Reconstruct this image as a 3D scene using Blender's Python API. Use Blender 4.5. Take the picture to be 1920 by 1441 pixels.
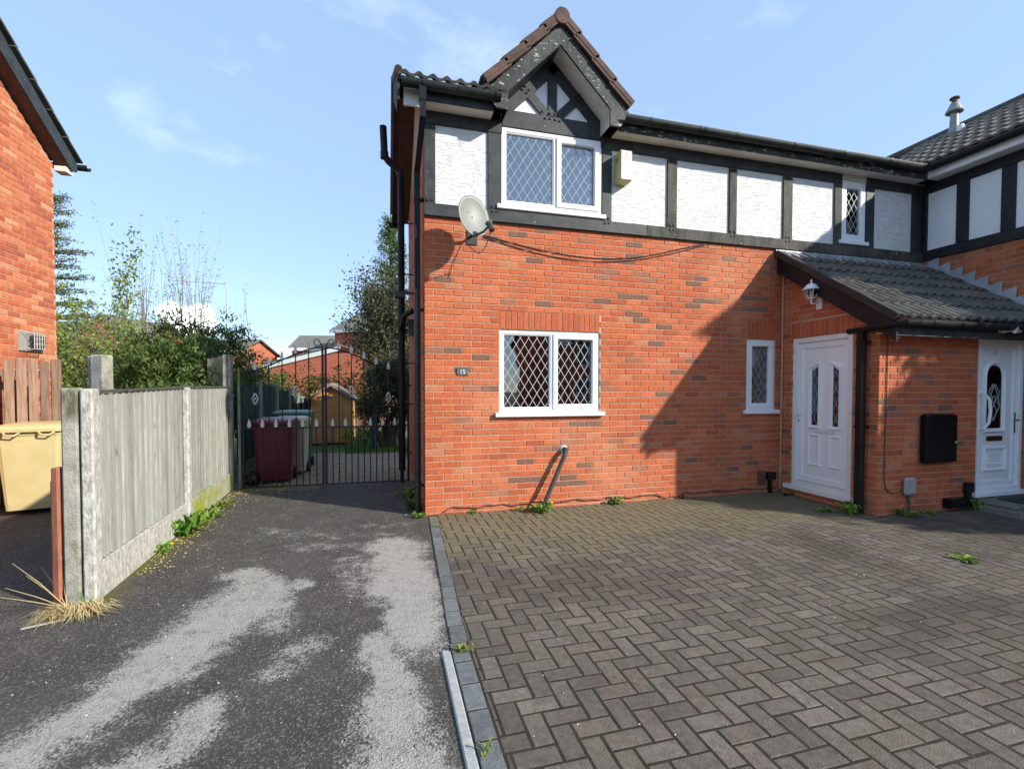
import bpy, math, random
import numpy as np
from mathutils import Matrix, Vector, Quaternion

random.seed(7)
S = bpy.context.scene
COL = S.collection
for o in list(bpy.data.objects):
    bpy.data.objects.remove(o)

# ------------------------------------------------------------------ camera
CAM = Vector((-0.4463, -5.5702, 1.4853))
YAW, PITCH, ROLL = 0.2628, 0.0251, 0.0012
_f = Vector((math.sin(YAW) * math.cos(PITCH), math.cos(YAW) * math.cos(PITCH), -math.sin(PITCH)))
_r = Vector((math.cos(YAW), -math.sin(YAW), 0))
_u = _r.cross(_f)
_r2 = _r * math.cos(ROLL) + _u * math.sin(ROLL)
_u2 = -_r * math.sin(ROLL) + _u * math.cos(ROLL)
cd = bpy.data.cameras.new("camera")
cd.sensor_width = 36.0
cd.lens = 36.0 * 884.286 / 1920.0
cd.shift_y = (752.0 - 720.5) / 1920.0
cd.clip_start = 0.05
cd.clip_end = 2000
cam = bpy.data.objects.new("camera", cd)
COL.objects.link(cam)
mw = Matrix.Identity(4)
for i in range(3):
    mw[i][0], mw[i][1], mw[i][2], mw[i][3] = _r2[i], _u2[i], -_f[i], CAM[i]
cam.matrix_world = mw
S.camera = cam

# ------------------------------------------------------------------ world
SUN_TRAVEL = Vector((-1.25, 1.0, -0.88)).normalized()
el = math.asin(-SUN_TRAVEL.z)
rot = math.atan2(-SUN_TRAVEL.x, -SUN_TRAVEL.y)
W = bpy.data.worlds.new("World")
S.world = W
W.use_nodes = True
nt = W.node_tree
nt.nodes.clear()
out = nt.nodes.new("ShaderNodeOutputWorld")
bg = nt.nodes.new("ShaderNodeBackground")
sky = nt.nodes.new("ShaderNodeTexSky")
sky.sky_type = 'NISHITA'
sky.sun_disc = False
sky.sun_elevation = el
sky.sun_rotation = rot
sky.air_density = 1.0
sky.dust_density = 0.3
sky.altitude = 1500
sky.ozone_density = 1.3
tc = nt.nodes.new("ShaderNodeTexCoord")
mp = nt.nodes.new("ShaderNodeMapping")
mp.inputs['Scale'].default_value = (1.0, 1.0, 2.2)
mp.inputs['Location'].default_value = (6.4, 2.7, 1.1)
nz = nt.nodes.new("ShaderNodeTexNoise")
nz.inputs['Scale'].default_value = 2.1
nz.inputs['Detail'].default_value = 8
nz.inputs['Roughness'].default_value = 0.58
cr = nt.nodes.new("ShaderNodeValToRGB")
cr.color_ramp.elements[0].position = 0.55
cr.color_ramp.elements[0].color = (0, 0, 0, 1)
cr.color_ramp.elements[1].position = 0.80
cr.color_ramp.elements[1].color = (0.16, 0.16, 0.16, 1)
mx = nt.nodes.new("ShaderNodeMix")
mx.data_type = 'RGBA'
mx.inputs[7].default_value = (8.5, 9.0, 9.6, 1)
nt.links.new(tc.outputs['Generated'], mp.inputs[0])
nt.links.new(mp.outputs[0], nz.inputs['Vector'])
nt.links.new(nz.outputs['Fac'], cr.inputs[0])
nt.links.new(cr.outputs[0], mx.inputs[0])
fl = nt.nodes.new("ShaderNodeMix")          # flat blue mixed over the sky texture to even its colour
fl.data_type = 'RGBA'
fl.inputs[0].default_value = 0.78
fl.inputs[7].default_value = (0.95, 1.38, 2.02, 1)
nt.links.new(sky.outputs[0], fl.inputs[6])
nt.links.new(fl.outputs[2], mx.inputs[6])
# one small bright cumulus low in the sky
_cd = (_f + _r * ((345 - 960) / 884.286) - _u * ((600 - 752) / 884.286)).normalized()
vsub = nt.nodes.new("ShaderNodeVectorMath"); vsub.operation = 'SUBTRACT'; vsub.inputs[1].default_value = _cd
vmul = nt.nodes.new("ShaderNodeVectorMath"); vmul.operation = 'MULTIPLY'; vmul.inputs[1].default_value = (1.0, 1.0, 1.5)
vlen = nt.nodes.new("ShaderNodeVectorMath"); vlen.operation = 'LENGTH'
nz2 = nt.nodes.new("ShaderNodeTexNoise"); nz2.inputs['Scale'].default_value = 26; nz2.inputs['Detail'].default_value = 6
mad = nt.nodes.new("ShaderNodeMath"); mad.operation = 'MULTIPLY_ADD'; mad.inputs[1].default_value = -0.075
mrg = nt.nodes.new("ShaderNodeMapRange"); mrg.inputs[1].default_value = 0.008; mrg.inputs[2].default_value = -0.006
mrg.inputs[3].default_value = 0.0; mrg.inputs[4].default_value = 0.95
mx2 = nt.nodes.new("ShaderNodeMix"); mx2.data_type = 'RGBA'; mx2.inputs[7].default_value = (7.0, 7.2, 7.4, 1)
nt.links.new(tc.outputs['Generated'], vsub.inputs[0]); nt.links.new(vsub.outputs[0], vmul.inputs[0]); nt.links.new(vmul.outputs[0], vlen.inputs[0])
nt.links.new(tc.outputs['Generated'], nz2.inputs['Vector']); nt.links.new(nz2.outputs['Fac'], mad.inputs[0]); nt.links.new(vlen.outputs['Value'], mad.inputs[2])
nt.links.new(mad.outputs[0], mrg.inputs[0]); nt.links.new(mrg.outputs[0], mx2.inputs[0]); nt.links.new(mx.outputs[2], mx2.inputs[6])
nt.links.new(mx2.outputs[2], bg.inputs[0])
bg.inputs[1].default_value = 0.15
nt.links.new(bg.outputs[0], out.inputs[0])

sd = bpy.data.lights.new("sun", 'SUN')
sd.energy = 2.3
sd.angle = math.radians(1.2)
sd.color = (1.0, 0.94, 0.84)
sun = bpy.data.objects.new("sun", sd)
COL.objects.link(sun)
sun.rotation_euler = SUN_TRAVEL.to_track_quat('-Z', 'Y').to_euler()
sun.location = (8, -10, 12)

S.view_settings.view_transform = 'Standard'
S.view_settings.look = 'None'
S.view_settings.gamma = 1.0
S.view_settings.exposure = 1.62
S.render.engine = 'CYCLES'
try:
    S.cycles.use_adaptive_sampling = True
    S.cycles.use_denoising = True
    S.cycles.max_bounces = 7
    S.cycles.transparent_max_bounces = 16
except Exception:
    pass

# ------------------------------------------------------------------ materials
MATS = {}


def N(t, k, **kw):
    n = t.nodes.new(k)
    for a, b in kw.items():
        setattr(n, a, b)
    return n


def mk(name, c1, c2=None, scale=6.0, rough=0.7, bump=0.0, bscale=None, stretch=(1, 1, 1), metal=0.0, spec=0.5,
       rnd=0.0, flakes=None, ramp=None, detail=6, thr=(0.35, 0.65), trans=0.0, moss=None, hue=0.0):
    """principled material: two-tone noise, per-piece variation, optional flakes / moss patches"""
    m = bpy.data.materials.new(name)
    m.use_nodes = True
    t = m.node_tree
    t.nodes.clear()
    L = t.links.new
    o = N(t, "ShaderNodeOutputMaterial")
    p = N(t, "ShaderNodeBsdfPrincipled")
    p.inputs['Roughness'].default_value = rough
    p.inputs['Metallic'].default_value = metal
    p.inputs['Specular IOR Level'].default_value = spec
    g = N(t, "ShaderNodeNewGeometry")
    mpn = N(t, "ShaderNodeMapping")
    mpn.inputs['Scale'].default_value = stretch
    L(g.outputs['Position'], mpn.inputs[0])
    at = N(t, "ShaderNodeAttribute", attribute_name='rnd')
    oi = N(t, "ShaderNodeObjectInfo")
    ad = N(t, "ShaderNodeMath", operation='ADD')
    fr = N(t, "ShaderNodeMath", operation='FRACT')
    L(at.outputs['Fac'], ad.inputs[0])
    L(oi.outputs['Random'], ad.inputs[1])
    L(ad.outputs[0], fr.inputs[0])
    c2 = c2 or c1
    n1 = N(t, "ShaderNodeTexNoise")
    n1.inputs['Scale'].default_value = scale
    n1.inputs['Detail'].default_value = detail
    n1.inputs['Roughness'].default_value = 0.62
    L(mpn.outputs[0], n1.inputs['Vector'])
    r1 = N(t, "ShaderNodeMapRange")
    r1.inputs[1].default_value, r1.inputs[2].default_value = thr
    L(n1.outputs['Fac'], r1.inputs[0])
    mix = N(t, "ShaderNodeMix", data_type='RGBA')
    L(r1.outputs[0], mix.inputs[0])
    mix.inputs[6].default_value = (*c1, 1)
    mix.inputs[7].default_value = (*c2, 1)
    col = mix.outputs[2]
    if ramp:
        rp = N(t, "ShaderNodeValToRGB")
        rp.color_ramp.interpolation = 'CONSTANT'
        e = rp.color_ramp.elements
        e[0].position, e[0].color = ramp[0][0], (*ramp[0][1], 1)
        e[1].position, e[1].color = ramp[1][0], (*ramp[1][1], 1)
        for q, c in ramp[2:]:
            x = e.new(q)
            x.color = (*c, 1)
        L(fr.outputs[0], rp.inputs[0])
        mm = N(t, "ShaderNodeMix", data_type='RGBA', blend_type='MULTIPLY')
        mm.inputs[0].default_value = 1.0
        L(rp.outputs[0], mm.inputs[6])
        L(col, mm.inputs[7])
        col = mm.outputs[2]
    if rnd:
        f2 = N(t, "ShaderNodeMath", operation='MULTIPLY')
        f2.inputs[1].default_value = 7.31
        f3 = N(t, "ShaderNodeMath", operation='FRACT')
        L(fr.outputs[0], f2.inputs[0])
        L(f2.outputs[0], f3.inputs[0])
        rr = N(t, "ShaderNodeMapRange")
        rr.inputs[3].default_value, rr.inputs[4].default_value = 1 - rnd, 1 + rnd
        L(f3.outputs[0], rr.inputs[0])
        hs = N(t, "ShaderNodeHueSaturation")
        L(rr.outputs[0], hs.inputs['Value'])
        if hue:
            rh = N(t, "ShaderNodeMapRange")
            rh.inputs[3].default_value, rh.inputs[4].default_value = 0.5 - hue, 0.5 + hue
            L(fr.outputs[0], rh.inputs[0])
            L(rh.outputs[0], hs.inputs['Hue'])
        L(col, hs.inputs['Color'])
        col = hs.outputs[0]
    for ov in (flakes, moss):
        if ov:
            oc, osc, lo, hi, ostr = ov
            mp2 = N(t, "ShaderNodeMapping")
            mp2.inputs['Scale'].default_value = ostr
            mp2.inputs['Location'].default_value = (3.7, 1.3, 8.1)
            L(g.outputs['Position'], mp2.inputs[0])
            n3 = N(t, "ShaderNodeTexNoise")
            n3.inputs['Scale'].default_value = osc
            n3.inputs['Detail'].default_value = 7
            n3.inputs['Roughness'].default_value = 0.65
            L(mp2.outputs[0], n3.inputs['Vector'])
            r3 = N(t, "ShaderNodeMapRange")
            r3.inputs[1].default_value, r3.inputs[2].default_value = lo, hi
            L(n3.outputs['Fac'], r3.inputs[0])
            m3 = N(t, "ShaderNodeMix", data_type='RGBA')
            L(r3.outputs[0], m3.inputs[0])
            L(col, m3.inputs[6])
            m3.inputs[7].default_value = (*oc, 1)
            col = m3.outputs[2]
    L(col, p.inputs['Base Color'])
    if bump:
        nb = N(t, "ShaderNodeTexNoise")
        nb.inputs['Scale'].default_value = bscale or scale * 8
        nb.inputs['Detail'].default_value = 5
        L(mpn.outputs[0], nb.inputs['Vector'])
        b = N(t, "ShaderNodeBump")
        b.inputs['Strength'].default_value = bump
        b.inputs['Distance'].default_value = 0.01
        L(nb.outputs['Fac'], b.inputs['Height'])
        L(b.outputs[0], p.inputs['Normal'])
    sh = p.outputs[0]
    if trans:
        tr = N(t, "ShaderNodeBsdfTranslucent")
        L(col, tr.inputs[0])
        ms = N(t, "ShaderNodeMixShader")
        ms.inputs[0].default_value = trans
        L(p.outputs[0], ms.inputs[1])
        L(tr.outputs[0], ms.inputs[2])
        sh = ms.outputs[0]
    L(sh, o.inputs[0])
    MATS[name] = m
    return m


# brick: tint by ramp x grain
BR_RAMP = [(0.0, (0.52, 0.138, 0.055)), (0.22, (0.48, 0.120, 0.050)), (0.42, (0.55, 0.155, 0.065)),
           (0.60, (0.50, 0.129, 0.054)), (0.76, (0.43, 0.106, 0.047)), (0.87, (0.34, 0.135, 0.080)),
           (0.925, (0.47, 0.18, 0.09)), (0.955, (0.225, 0.115, 0.078))]
mk('brick', (0.82, 0.80, 0.78), (1.12, 1.1, 1.08), 26, 0.85, 0.5, 180, ramp=BR_RAMP, rnd=0.08, spec=0.25, moss=((0.66, 0.34, 0.20), 1.1, 0.50, 1.15, (1, 1, 1)), flakes=((0.24, 0.095, 0.05), 2.4, 0.56, 1.1, (1, 1, 0.5)))
mk('brick_lintel', (0.82, 0.8, 0.78), (1.1, 1.1, 1.1), 26, 0.85, 0.5, 180,
   ramp=[(0, (0.50, 0.125, 0.053)), (0.5, (0.45, 0.108, 0.048))], rnd=0.07, spec=0.25)
LB_RAMP = [(0.0, (0.50, 0.155, 0.072)), (0.3, (0.42, 0.112, 0.054)), (0.55, (0.53, 0.185, 0.088)),
           (0.75, (0.36, 0.10, 0.058)), (0.9, (0.55, 0.24, 0.125))]
mk('brick_pale', (0.85, 0.85, 0.85), (1.15, 1.15, 1.15), 16, 0.85, 0.4, 120, ramp=LB_RAMP, rnd=0.10, spec=0.25)
mk('mortar', (0.46, 0.295, 0.20), (0.58, 0.39, 0.275), 30, 0.95, 0.4, 160, spec=0.15, moss=((0.30, 0.21, 0.15), 1.3, 0.5, 0.8, (1, 1, 1)))
mk('mortar_pale', (0.50, 0.28, 0.165), (0.58, 0.35, 0.22), 20, 0.95, 0.3, 120, spec=0.15)
mk('black_timber', (0.014, 0.017, 0.018), (0.040, 0.045, 0.045), 7, 0.55, 0.35, 60, stretch=(1, 1, 1), spec=0.4,
   flakes=((0.38, 0.36, 0.30), 9.0, 0.69, 0.71, (1.0, 1.0, 3)))
mk('weathered_timber', (0.035, 0.036, 0.032), (0.105, 0.098, 0.078), 5, 0.75, 0.6, 40, stretch=(2, 2, 0.6), spec=0.25,
   flakes=((0.40, 0.38, 0.31), 6.0, 0.655, 0.69, (1.5, 1.5, 3)))
mk('peeling_timber', (0.020, 0.025, 0.025), (0.055, 0.063, 0.060), 4, 0.6, 0.7, 30, spec=0.3,
   flakes=((0.42, 0.39, 0.31), 9.0, 0.605, 0.625, (1.0, 1.0, 2.6)))
mk('neat_timber', (0.010, 0.012, 0.016), (0.02, 0.022, 0.026), 6, 0.5, 0.1, 60, spec=0.35)
mk('gutter_black', (0.009, 0.012, 0.012), (0.026, 0.034, 0.032), 3, 0.5, 0.05, 40, spec=0.2,
   moss=((0.06, 0.07, 0.055), 4, 0.55, 0.85, (1, 1, 3)))
mk('pipe_black', (0.006, 0.007, 0.009), (0.014, 0.016, 0.018), 3, 0.45, spec=0.22)
mk('bolt', (0.004, 0.004, 0.004), rough=0.6)
mk('soffit', (0.60, 0.56, 0.48), (0.70, 0.66, 0.58), 5, 0.6, 0.1, 40, moss=((0.36, 0.33, 0.27), 3.5, 0.55, 0.75, (1, 1, 1)))
mk('upvc', (0.80, 0.81, 0.82), (0.84, 0.85, 0.86), 3, 0.28, spec=0.5)
mk('upvc_aged', (0.80, 0.79, 0.76), (0.72, 0.70, 0.65), 3, 0.35)
mk('leading', (0.42, 0.43, 0.42), (0.54, 0.55, 0.54), 20, 0.45)
mk('leading_grey', (0.26, 0.28, 0.28), (0.36, 0.38, 0.38), 20, 0.45)
mk('roof_tile', (0.070, 0.065, 0.058), (0.125, 0.117, 0.102), 9, 0.85, 0.4, 80, rnd=0.14, spec=0.25,
   moss=((0.15, 0.145, 0.095), 6, 0.58, 0.78, (1, 1, 1)))
mk('roof_tile_brown', (0.15, 0.125, 0.10), (0.23, 0.195, 0.155), 9, 0.85, 0.4, 80, rnd=0.14, spec=0.25)
mk('verge_clay', (0.060, 0.036, 0.029), (0.115, 0.062, 0.045), 7, 0.85, 0.4, 60, rnd=0.15)
mk('dark_verge', (0.018, 0.015, 0.014), (0.045, 0.032, 0.026), 7, 0.85, 0.3, 60)
mk('lead', (0.30, 0.33, 0.36), (0.50, 0.54, 0.57), 4, 0.45, 0.3, 25, metal=0.25,
   moss=((0.62, 0.64, 0.63), 5, 0.55, 0.72, (1, 1, 1)))
mk('concrete', (0.23, 0.225, 0.185), (0.38, 0.37, 0.315), 9, 0.92, 0.7, 90, spec=0.2,
   moss=((0.11, 0.11, 0.065), 5, 0.50, 0.66, (1, 1, 0.6)))
mk('concrete_painted', (0.30, 0.29, 0.25), (0.48, 0.47, 0.43), 34, 0.9, 0.8, 70, spec=0.2, thr=(0.40, 0.60),
   stretch=(1, 1, 0.5))
mk('concrete_moss', (0.25, 0.255, 0.16), (0.38, 0.37, 0.29), 8, 0.92, 0.6, 80, spec=0.2,
   moss=((0.25, 0.28, 0.03), 2.2, 0.47, 0.60, (1, 1, 1)))
mk('kerb_stone', (0.30, 0.31, 0.30), (0.42, 0.43, 0.41), 40, 0.9, 0.6, 200)
mk('fence_pale', (0.255, 0.262, 0.228), (0.365, 0.372, 0.325), 5, 0.85, 0.5, 30, stretch=(6, 6, 0.5), rnd=0.17, spec=0.2,
   moss=((0.11, 0.115, 0.09), 7, 0.62, 0.72, (3, 3, 0.8)))
mk('fence_brown', (0.17, 0.10, 0.066), (0.29, 0.19, 0.135), 6, 0.85, 0.5, 30, stretch=(6, 6, 0.5), rnd=0.2, spec=0.2)
mk('fence_green', (0.018, 0.052, 0.042), (0.04, 0.085, 0.062), 6, 0.8, 0.3, 30, stretch=(6, 6, 0.5), rnd=0.15, spec=0.2)
mk('red_wood', (0.27, 0.085, 0.045), (0.38, 0.15, 0.09), 8, 0.8, 0.4, 40, stretch=(5, 5, 0.6), flakes=((0.42, 0.40, 0.33), 6, 0.62, 0.68, (1, 1, 1)))
mk('bin_yellow', (0.52, 0.415, 0.185), (0.58, 0.475, 0.235), 4, 0.5, 0.08, 200)
mk('bin_maroon', (0.115, 0.010, 0.028), (0.15, 0.016, 0.04), 4, 0.38, 0.05, 200)
mk('bin_green', (0.012, 0.075, 0.040), (0.02, 0.10, 0.055), 4, 0.4, 0.05, 200)
mk('bin_cream', (0.50, 0.43, 0.27), (0.56, 0.48, 0.31), 4, 0.5)
mk('rubber', (0.012, 0.012, 0.013), rough=0.6)
mk('iron', (0.012, 0.013, 0.016), (0.030, 0.030, 0.034), 12, 0.5, 0.1, 60, metal=0.2)
mk('silver_paint', (0.62, 0.62, 0.60), (0.72, 0.72, 0.70), 12, 0.4)
mk('shed_wood', (0.60, 0.26, 0.07), (0.70, 0.34, 0.11), 8, 0.7, 0.3, 30, stretch=(1, 1, 4), rnd=0.10,
   moss=((0.44, 0.27, 0.12), 2.5, 0.52, 0.7, (1, 1, 1)))
mk('shed_roof', (0.20, 0.16, 0.135), (0.28, 0.22, 0.19), 12, 0.9, 0.3, 80)
mk('dish_grey', (0.165, 0.175, 0.155), (0.215, 0.225, 0.195), 5, 0.5, moss=((0.27, 0.23, 0.13), 4, 0.56, 0.85, (1, 1, 1)))
mk('dark_plastic', (0.035, 0.036, 0.036), (0.05, 0.05, 0.05), 6, 0.5)
mk('black_gloss', (0.004, 0.004, 0.006), rough=0.3, spec=0.3)
mk('alarm_cream', (0.42, 0.36, 0.13), (0.50, 0.44, 0.22), 9, 0.5)
mk('alarm_white', (0.62, 0.60, 0.47), (0.68, 0.67, 0.56), 9, 0.5)
mk('print_grey', (0.36, 0.38, 0.36), rough=0.6)
mk('slate', (0.07, 0.075, 0.075), (0.10, 0.105, 0.10), 30, 0.7)
mk('white_print', (0.75, 0.75, 0.72), rough=0.5)
mk('lantern_white', (0.72, 0.74, 0.76), (0.80, 0.81, 0.82), 8, 0.4)
mk('rusty_brown', (0.10, 0.042, 0.03), (0.15, 0.07, 0.05), 12, 0.8)
mk('grey_plastic', (0.30, 0.28, 0.26), (0.36, 0.34, 0.32), 5, 0.5)
mk('brass', (0.20, 0.13, 0.05), (0.12, 0.075, 0.035), 20, 0.35, metal=0.9)
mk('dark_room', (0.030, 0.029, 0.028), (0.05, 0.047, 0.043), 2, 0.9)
mk('blind', (0.10, 0.085, 0.06), (0.15, 0.13, 0.10), 3, 0.7)
mk('curtain', (0.20, 0.20, 0.20), (0.28, 0.28, 0.27), 3, 0.8)
mk('net_curtain', (0.10, 0.11, 0.10), (0.20, 0.21, 0.20), 30, 0.8, stretch=(0.6, 1, 1.6))
mk('mat_black', (0.012, 0.012, 0.014), (0.03, 0.03, 0.034), 60, 0.8, 0.6, 120)
mk('step_stone', (0.13, 0.12, 0.10), (0.22, 0.20, 0.17), 8, 0.9, 0.5, 60)
mk('flue', (0.22, 0.235, 0.21), (0.30, 0.31, 0.28), 8, 0.5, metal=0.3)
mk('bark', (0.055, 0.045, 0.035), (0.12, 0.10, 0.075), 12, 0.9, 0.8, 50, stretch=(3, 3, 1))
mk('bark_pale', (0.13, 0.115, 0.085), (0.22, 0.195, 0.15), 12, 0.9, 0.6, 50, stretch=(3, 3, 1))
mk('leaf_bright', (0.15, 0.23, 0.03), (0.23, 0.31, 0.05), 3, 0.55, rnd=0.4, hue=0.025, trans=0.35, spec=0.3)
mk('leaf_olive', (0.17, 0.22, 0.04), (0.26, 0.31, 0.07), 3, 0.55, rnd=0.4, hue=0.03, trans=0.35, spec=0.3)
mk('leaf_mid', (0.055, 0.11, 0.025), (0.10, 0.16, 0.04), 3, 0.55, rnd=0.4, hue=0.02, trans=0.25, spec=0.3)
mk('leaf_dark', (0.028, 0.055, 0.020), (0.055, 0.09, 0.03), 3, 0.55, rnd=0.45, hue=0.02, trans=0.15, spec=0.3)
mk('needle', (0.065, 0.11, 0.028), (0.12, 0.18, 0.042), 3, 0.6, rnd=0.40, hue=0.02, trans=0.3, spec=0.25)
mk('cedar', (0.10, 0.12, 0.07), (0.16, 0.17, 0.09), 3, 0.7, rnd=0.4, trans=0.1, spec=0.2)
mk('shrub_dark', (0.050, 0.052, 0.028), (0.095, 0.095, 0.045), 3, 0.6, rnd=0.5, hue=0.02, trans=0.15, spec=0.25)
mk('bud', (0.30, 0.27, 0.15), (0.38, 0.36, 0.20), 3, 0.7, rnd=0.3, trans=0.2)
mk('weed_leaf', (0.13, 0.24, 0.03), (0.20, 0.33, 0.05), 8, 0.5, rnd=0.35, hue=0.02, trans=0.3, spec=0.3)
mk('grass', (0.11, 0.22, 0.025), (0.18, 0.32, 0.04), 4, 0.6, rnd=0.35, trans=0.3)
mk('straw', (0.52, 0.40, 0.18), (0.62, 0.50, 0.26), 8, 0.7, rnd=0.25, trans=0.2)
mk('petal', (0.75, 0.55, 0.02), rough=0.6)
mk('petal_pink', (0.62, 0.20, 0.30), rough=0.6)
mk('moss_mat', (0.10, 0.105, 0.018), (0.17, 0.17, 0.03), 30, 0.95, 0.8, 90, rnd=0.3)
mk('chip', (0.50, 0.48, 0.44), (0.62, 0.60, 0.55), 10, 0.8, rnd=0.3)
mk('pebble', (0.26, 0.19, 0.13), (0.40, 0.31, 0.22), 20, 0.85, rnd=0.4)
mk('litter', (0.30, 0.22, 0.09), (0.45, 0.36, 0.17), 10, 0.8, rnd=0.4)
mk('far_brick', (0.42, 0.115, 0.06), (0.50, 0.155, 0.085), 9, 0.9, stretch=(1, 1, 3))
mk('far_roof', (0.12, 0.115, 0.10), (0.165, 0.155, 0.135), 3, 0.9, stretch=(1, 1, 4))
mk('far_render', (0.62, 0.61, 0.58), rough=0.8)
mk('far_glass', (0.03, 0.035, 0.04), rough=0.1)
mk('far_white', (0.78, 0.78, 0.77), rough=0.6)
mk('aerial', (0.42, 0.42, 0.42), rough=0.5, metal=0.4)
mk('bag_black', (0.008, 0.008, 0.012), rough=0.25, bump=0.6, bscale=14)
mk('green_pole', (0.01, 0.06, 0.06), rough=0.5)
mk('earth', (0.055, 0.048, 0.036), (0.085, 0.075, 0.055), 6, 0.95, 0.6, 60)
mk('lawn_soil', (0.05, 0.09, 0.018), (0.09, 0.13, 0.03), 6, 0.95, 0.4, 60)
mk('gravel_bed', (0.20, 0.145, 0.095), (0.36, 0.27, 0.185), 45, 0.95, 0.9, 55, moss=((0.10, 0.08, 0.055), 3, 0.50, 0.72, (1, 1, 1)))
mk('joint_sand', (0.010, 0.009, 0.006), (0.032, 0.028, 0.014), 5, 0.95, 0.6, 120)


def render_mat():
    """rough white dash render: torn horizontal strokes"""
    m = mk('white_render', (0.66, 0.66, 0.64), (0.73, 0.73, 0.715), 4, 0.8)
    t = m.node_tree
    p = [n for n in t.nodes if n.type == 'BSDF_PRINCIPLED'][0]
    g = [n for n in t.nodes if n.type == 'NEW_GEOMETRY'][0]
    mp_ = N(t, "ShaderNodeMapping")
    mp_.inputs['Scale'].default_value = (7, 7, 38)
    t.links.new(g.outputs['Position'], mp_.inputs[0])
    n = N(t, "ShaderNodeTexNoise")
    n.inputs['Scale'].default_value = 1.3
    n.inputs['Detail'].default_value = 4
    n.inputs['Distortion'].default_value = 0.6
    t.links.new(mp_.outputs[0], n.inputs['Vector'])
    r = N(t, "ShaderNodeMapRange")
    r.inputs[1].default_value, r.inputs[2].default_value = 0.36, 0.47
    t.links.new(n.outputs['Fac'], r.inputs[0])
    b = N(t, "ShaderNodeBump")
    b.inputs['Strength'].default_value = 0.65
    b.inputs['Distance'].default_value = 0.011
    t.links.new(r.outputs[0], b.inputs['Height'])
    t.links.new(b.outputs[0], p.inputs['Normal'])


render_mat()
mk('smooth_render', (0.80, 0.81, 0.83), (0.84, 0.85, 0.86), 3, 0.6, 0.06, 30)


def glass_mat(name, tint, refl):
    m = bpy.data.materials.new(name)
    m.use_nodes = True
    t = m.node_tree
    t.nodes.clear()
    o = N(t, "ShaderNodeOutputMaterial")
    gl = N(t, "ShaderNodeBsdfGlossy")
    gl.inputs['Roughness'].default_value = 0.015
    gl.inputs['Color'].default_value = (0.88, 0.88, 0.87, 1)
    tr = N(t, "ShaderNodeBsdfTransparent")
    tr.inputs[0].default_value = (*tint, 1)
    lw = N(t, "ShaderNodeFresnel")
    lw.inputs[0].default_value = 1.5
    r = N(t, "ShaderNodeMath", operation='MULTIPLY_ADD')
    r.inputs[1].default_value = 1.0
    r.inputs[2].default_value = refl
    r.use_clamp = True
    # slight waviness of the panes
    tn = N(t, "ShaderNodeTexNoise")
    tn.inputs['Scale'].default_value = 3.5
    g = N(t, "ShaderNodeNewGeometry")
    t.links.new(g.outputs['Position'], tn.inputs['Vector'])
    b = N(t, "ShaderNodeBump")
    b.inputs['Strength'].default_value = 0.08
    b.inputs['Distance'].default_value = 0.02
    t.links.new(tn.outputs['Fac'], b.inputs['Height'])
    t.links.new(b.outputs[0], gl.inputs['Normal'])
    t.links.new(lw.outputs[0], r.inputs[0])
    mx_ = N(t, "ShaderNodeMixShader")
    t.links.new(r.outputs[0], mx_.inputs[0])
    t.links.new(tr.outputs[0], mx_.inputs[1])
    t.links.new(gl.outputs[0], mx_.inputs[2])
    t.links.new(mx_.outputs[0], o.inputs[0])
    MATS[name] = m


glass_mat('glass', (0.75, 0.78, 0.78), 0.10)
glass_mat('glass_coated', (0.6, 0.65, 0.68), 0.26)


def paver_mat():
    m = mk('paver', (0.80, 0.78, 0.76), (1.2, 1.2, 1.2), 30, 0.85, 0.6, 160,
           ramp=[(0, (0.126, 0.107, 0.088)), (0.3, (0.143, 0.122, 0.101)), (0.55, (0.108, 0.092, 0.076)),
                 (0.82, (0.146, 0.116, 0.095)), (0.92, (0.134, 0.117, 0.098))], rnd=0.12, spec=0.3,
           flakes=((0.048, 0.039, 0.030), 0.8, 0.44, 0.74, (1, 1, 1)), moss=((0.13, 0.115, 0.06), 2.3, 0.52, 0.85, (1, 1, 1)))
    # lichen / algae grows in the strip that stays damp along the house wall
    t = m.node_tree
    p = [n for n in t.nodes if n.type == 'BSDF_PRINCIPLED'][0]
    g = [n for n in t.nodes if n.type == 'NEW_GEOMETRY'][0]
    src = p.inputs['Base Color'].links[0].from_socket
    sx = N(t, "ShaderNodeSeparateXYZ")
    t.links.new(g.outputs['Position'], sx.inputs[0])
    n = N(t, "ShaderNodeTexNoise")
    n.inputs['Scale'].default_value = 1.6
    n.inputs['Detail'].default_value = 5
    t.links.new(g.outputs['Position'], n.inputs['Vector'])
    a = N(t, "ShaderNodeMath", operation='MULTIPLY_ADD')
    a.inputs[1].default_value = 2.6
    t.links.new(n.outputs['Fac'], a.inputs[0])
    t.links.new(sx.outputs[1], a.inputs[2])
    r = N(t, "ShaderNodeMapRange")
    r.inputs[1].default_value, r.inputs[2].default_value = -0.55, 0.45
    r.inputs[4].default_value = 0.6
    t.links.new(a.outputs[0], r.inputs[0])
    x = N(t, "ShaderNodeMix", data_type='RGBA')
    t.links.new(r.outputs[0], x.inputs[0])
    t.links.new(src, x.inputs[6])
    x.inputs[7].default_value = (0.20, 0.168, 0.085, 1)
    t.links.new(x.outputs[2], p.inputs['Base Color'])


paver_mat()
mk('sett_blue', (0.105, 0.115, 0.118), (0.165, 0.175, 0.172), 24, 0.8, 0.6, 120, rnd=0.18, spec=0.3,
   moss=((0.13, 0.13, 0.06), 2.5, 0.52, 0.7, (1, 1, 1)))


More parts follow.
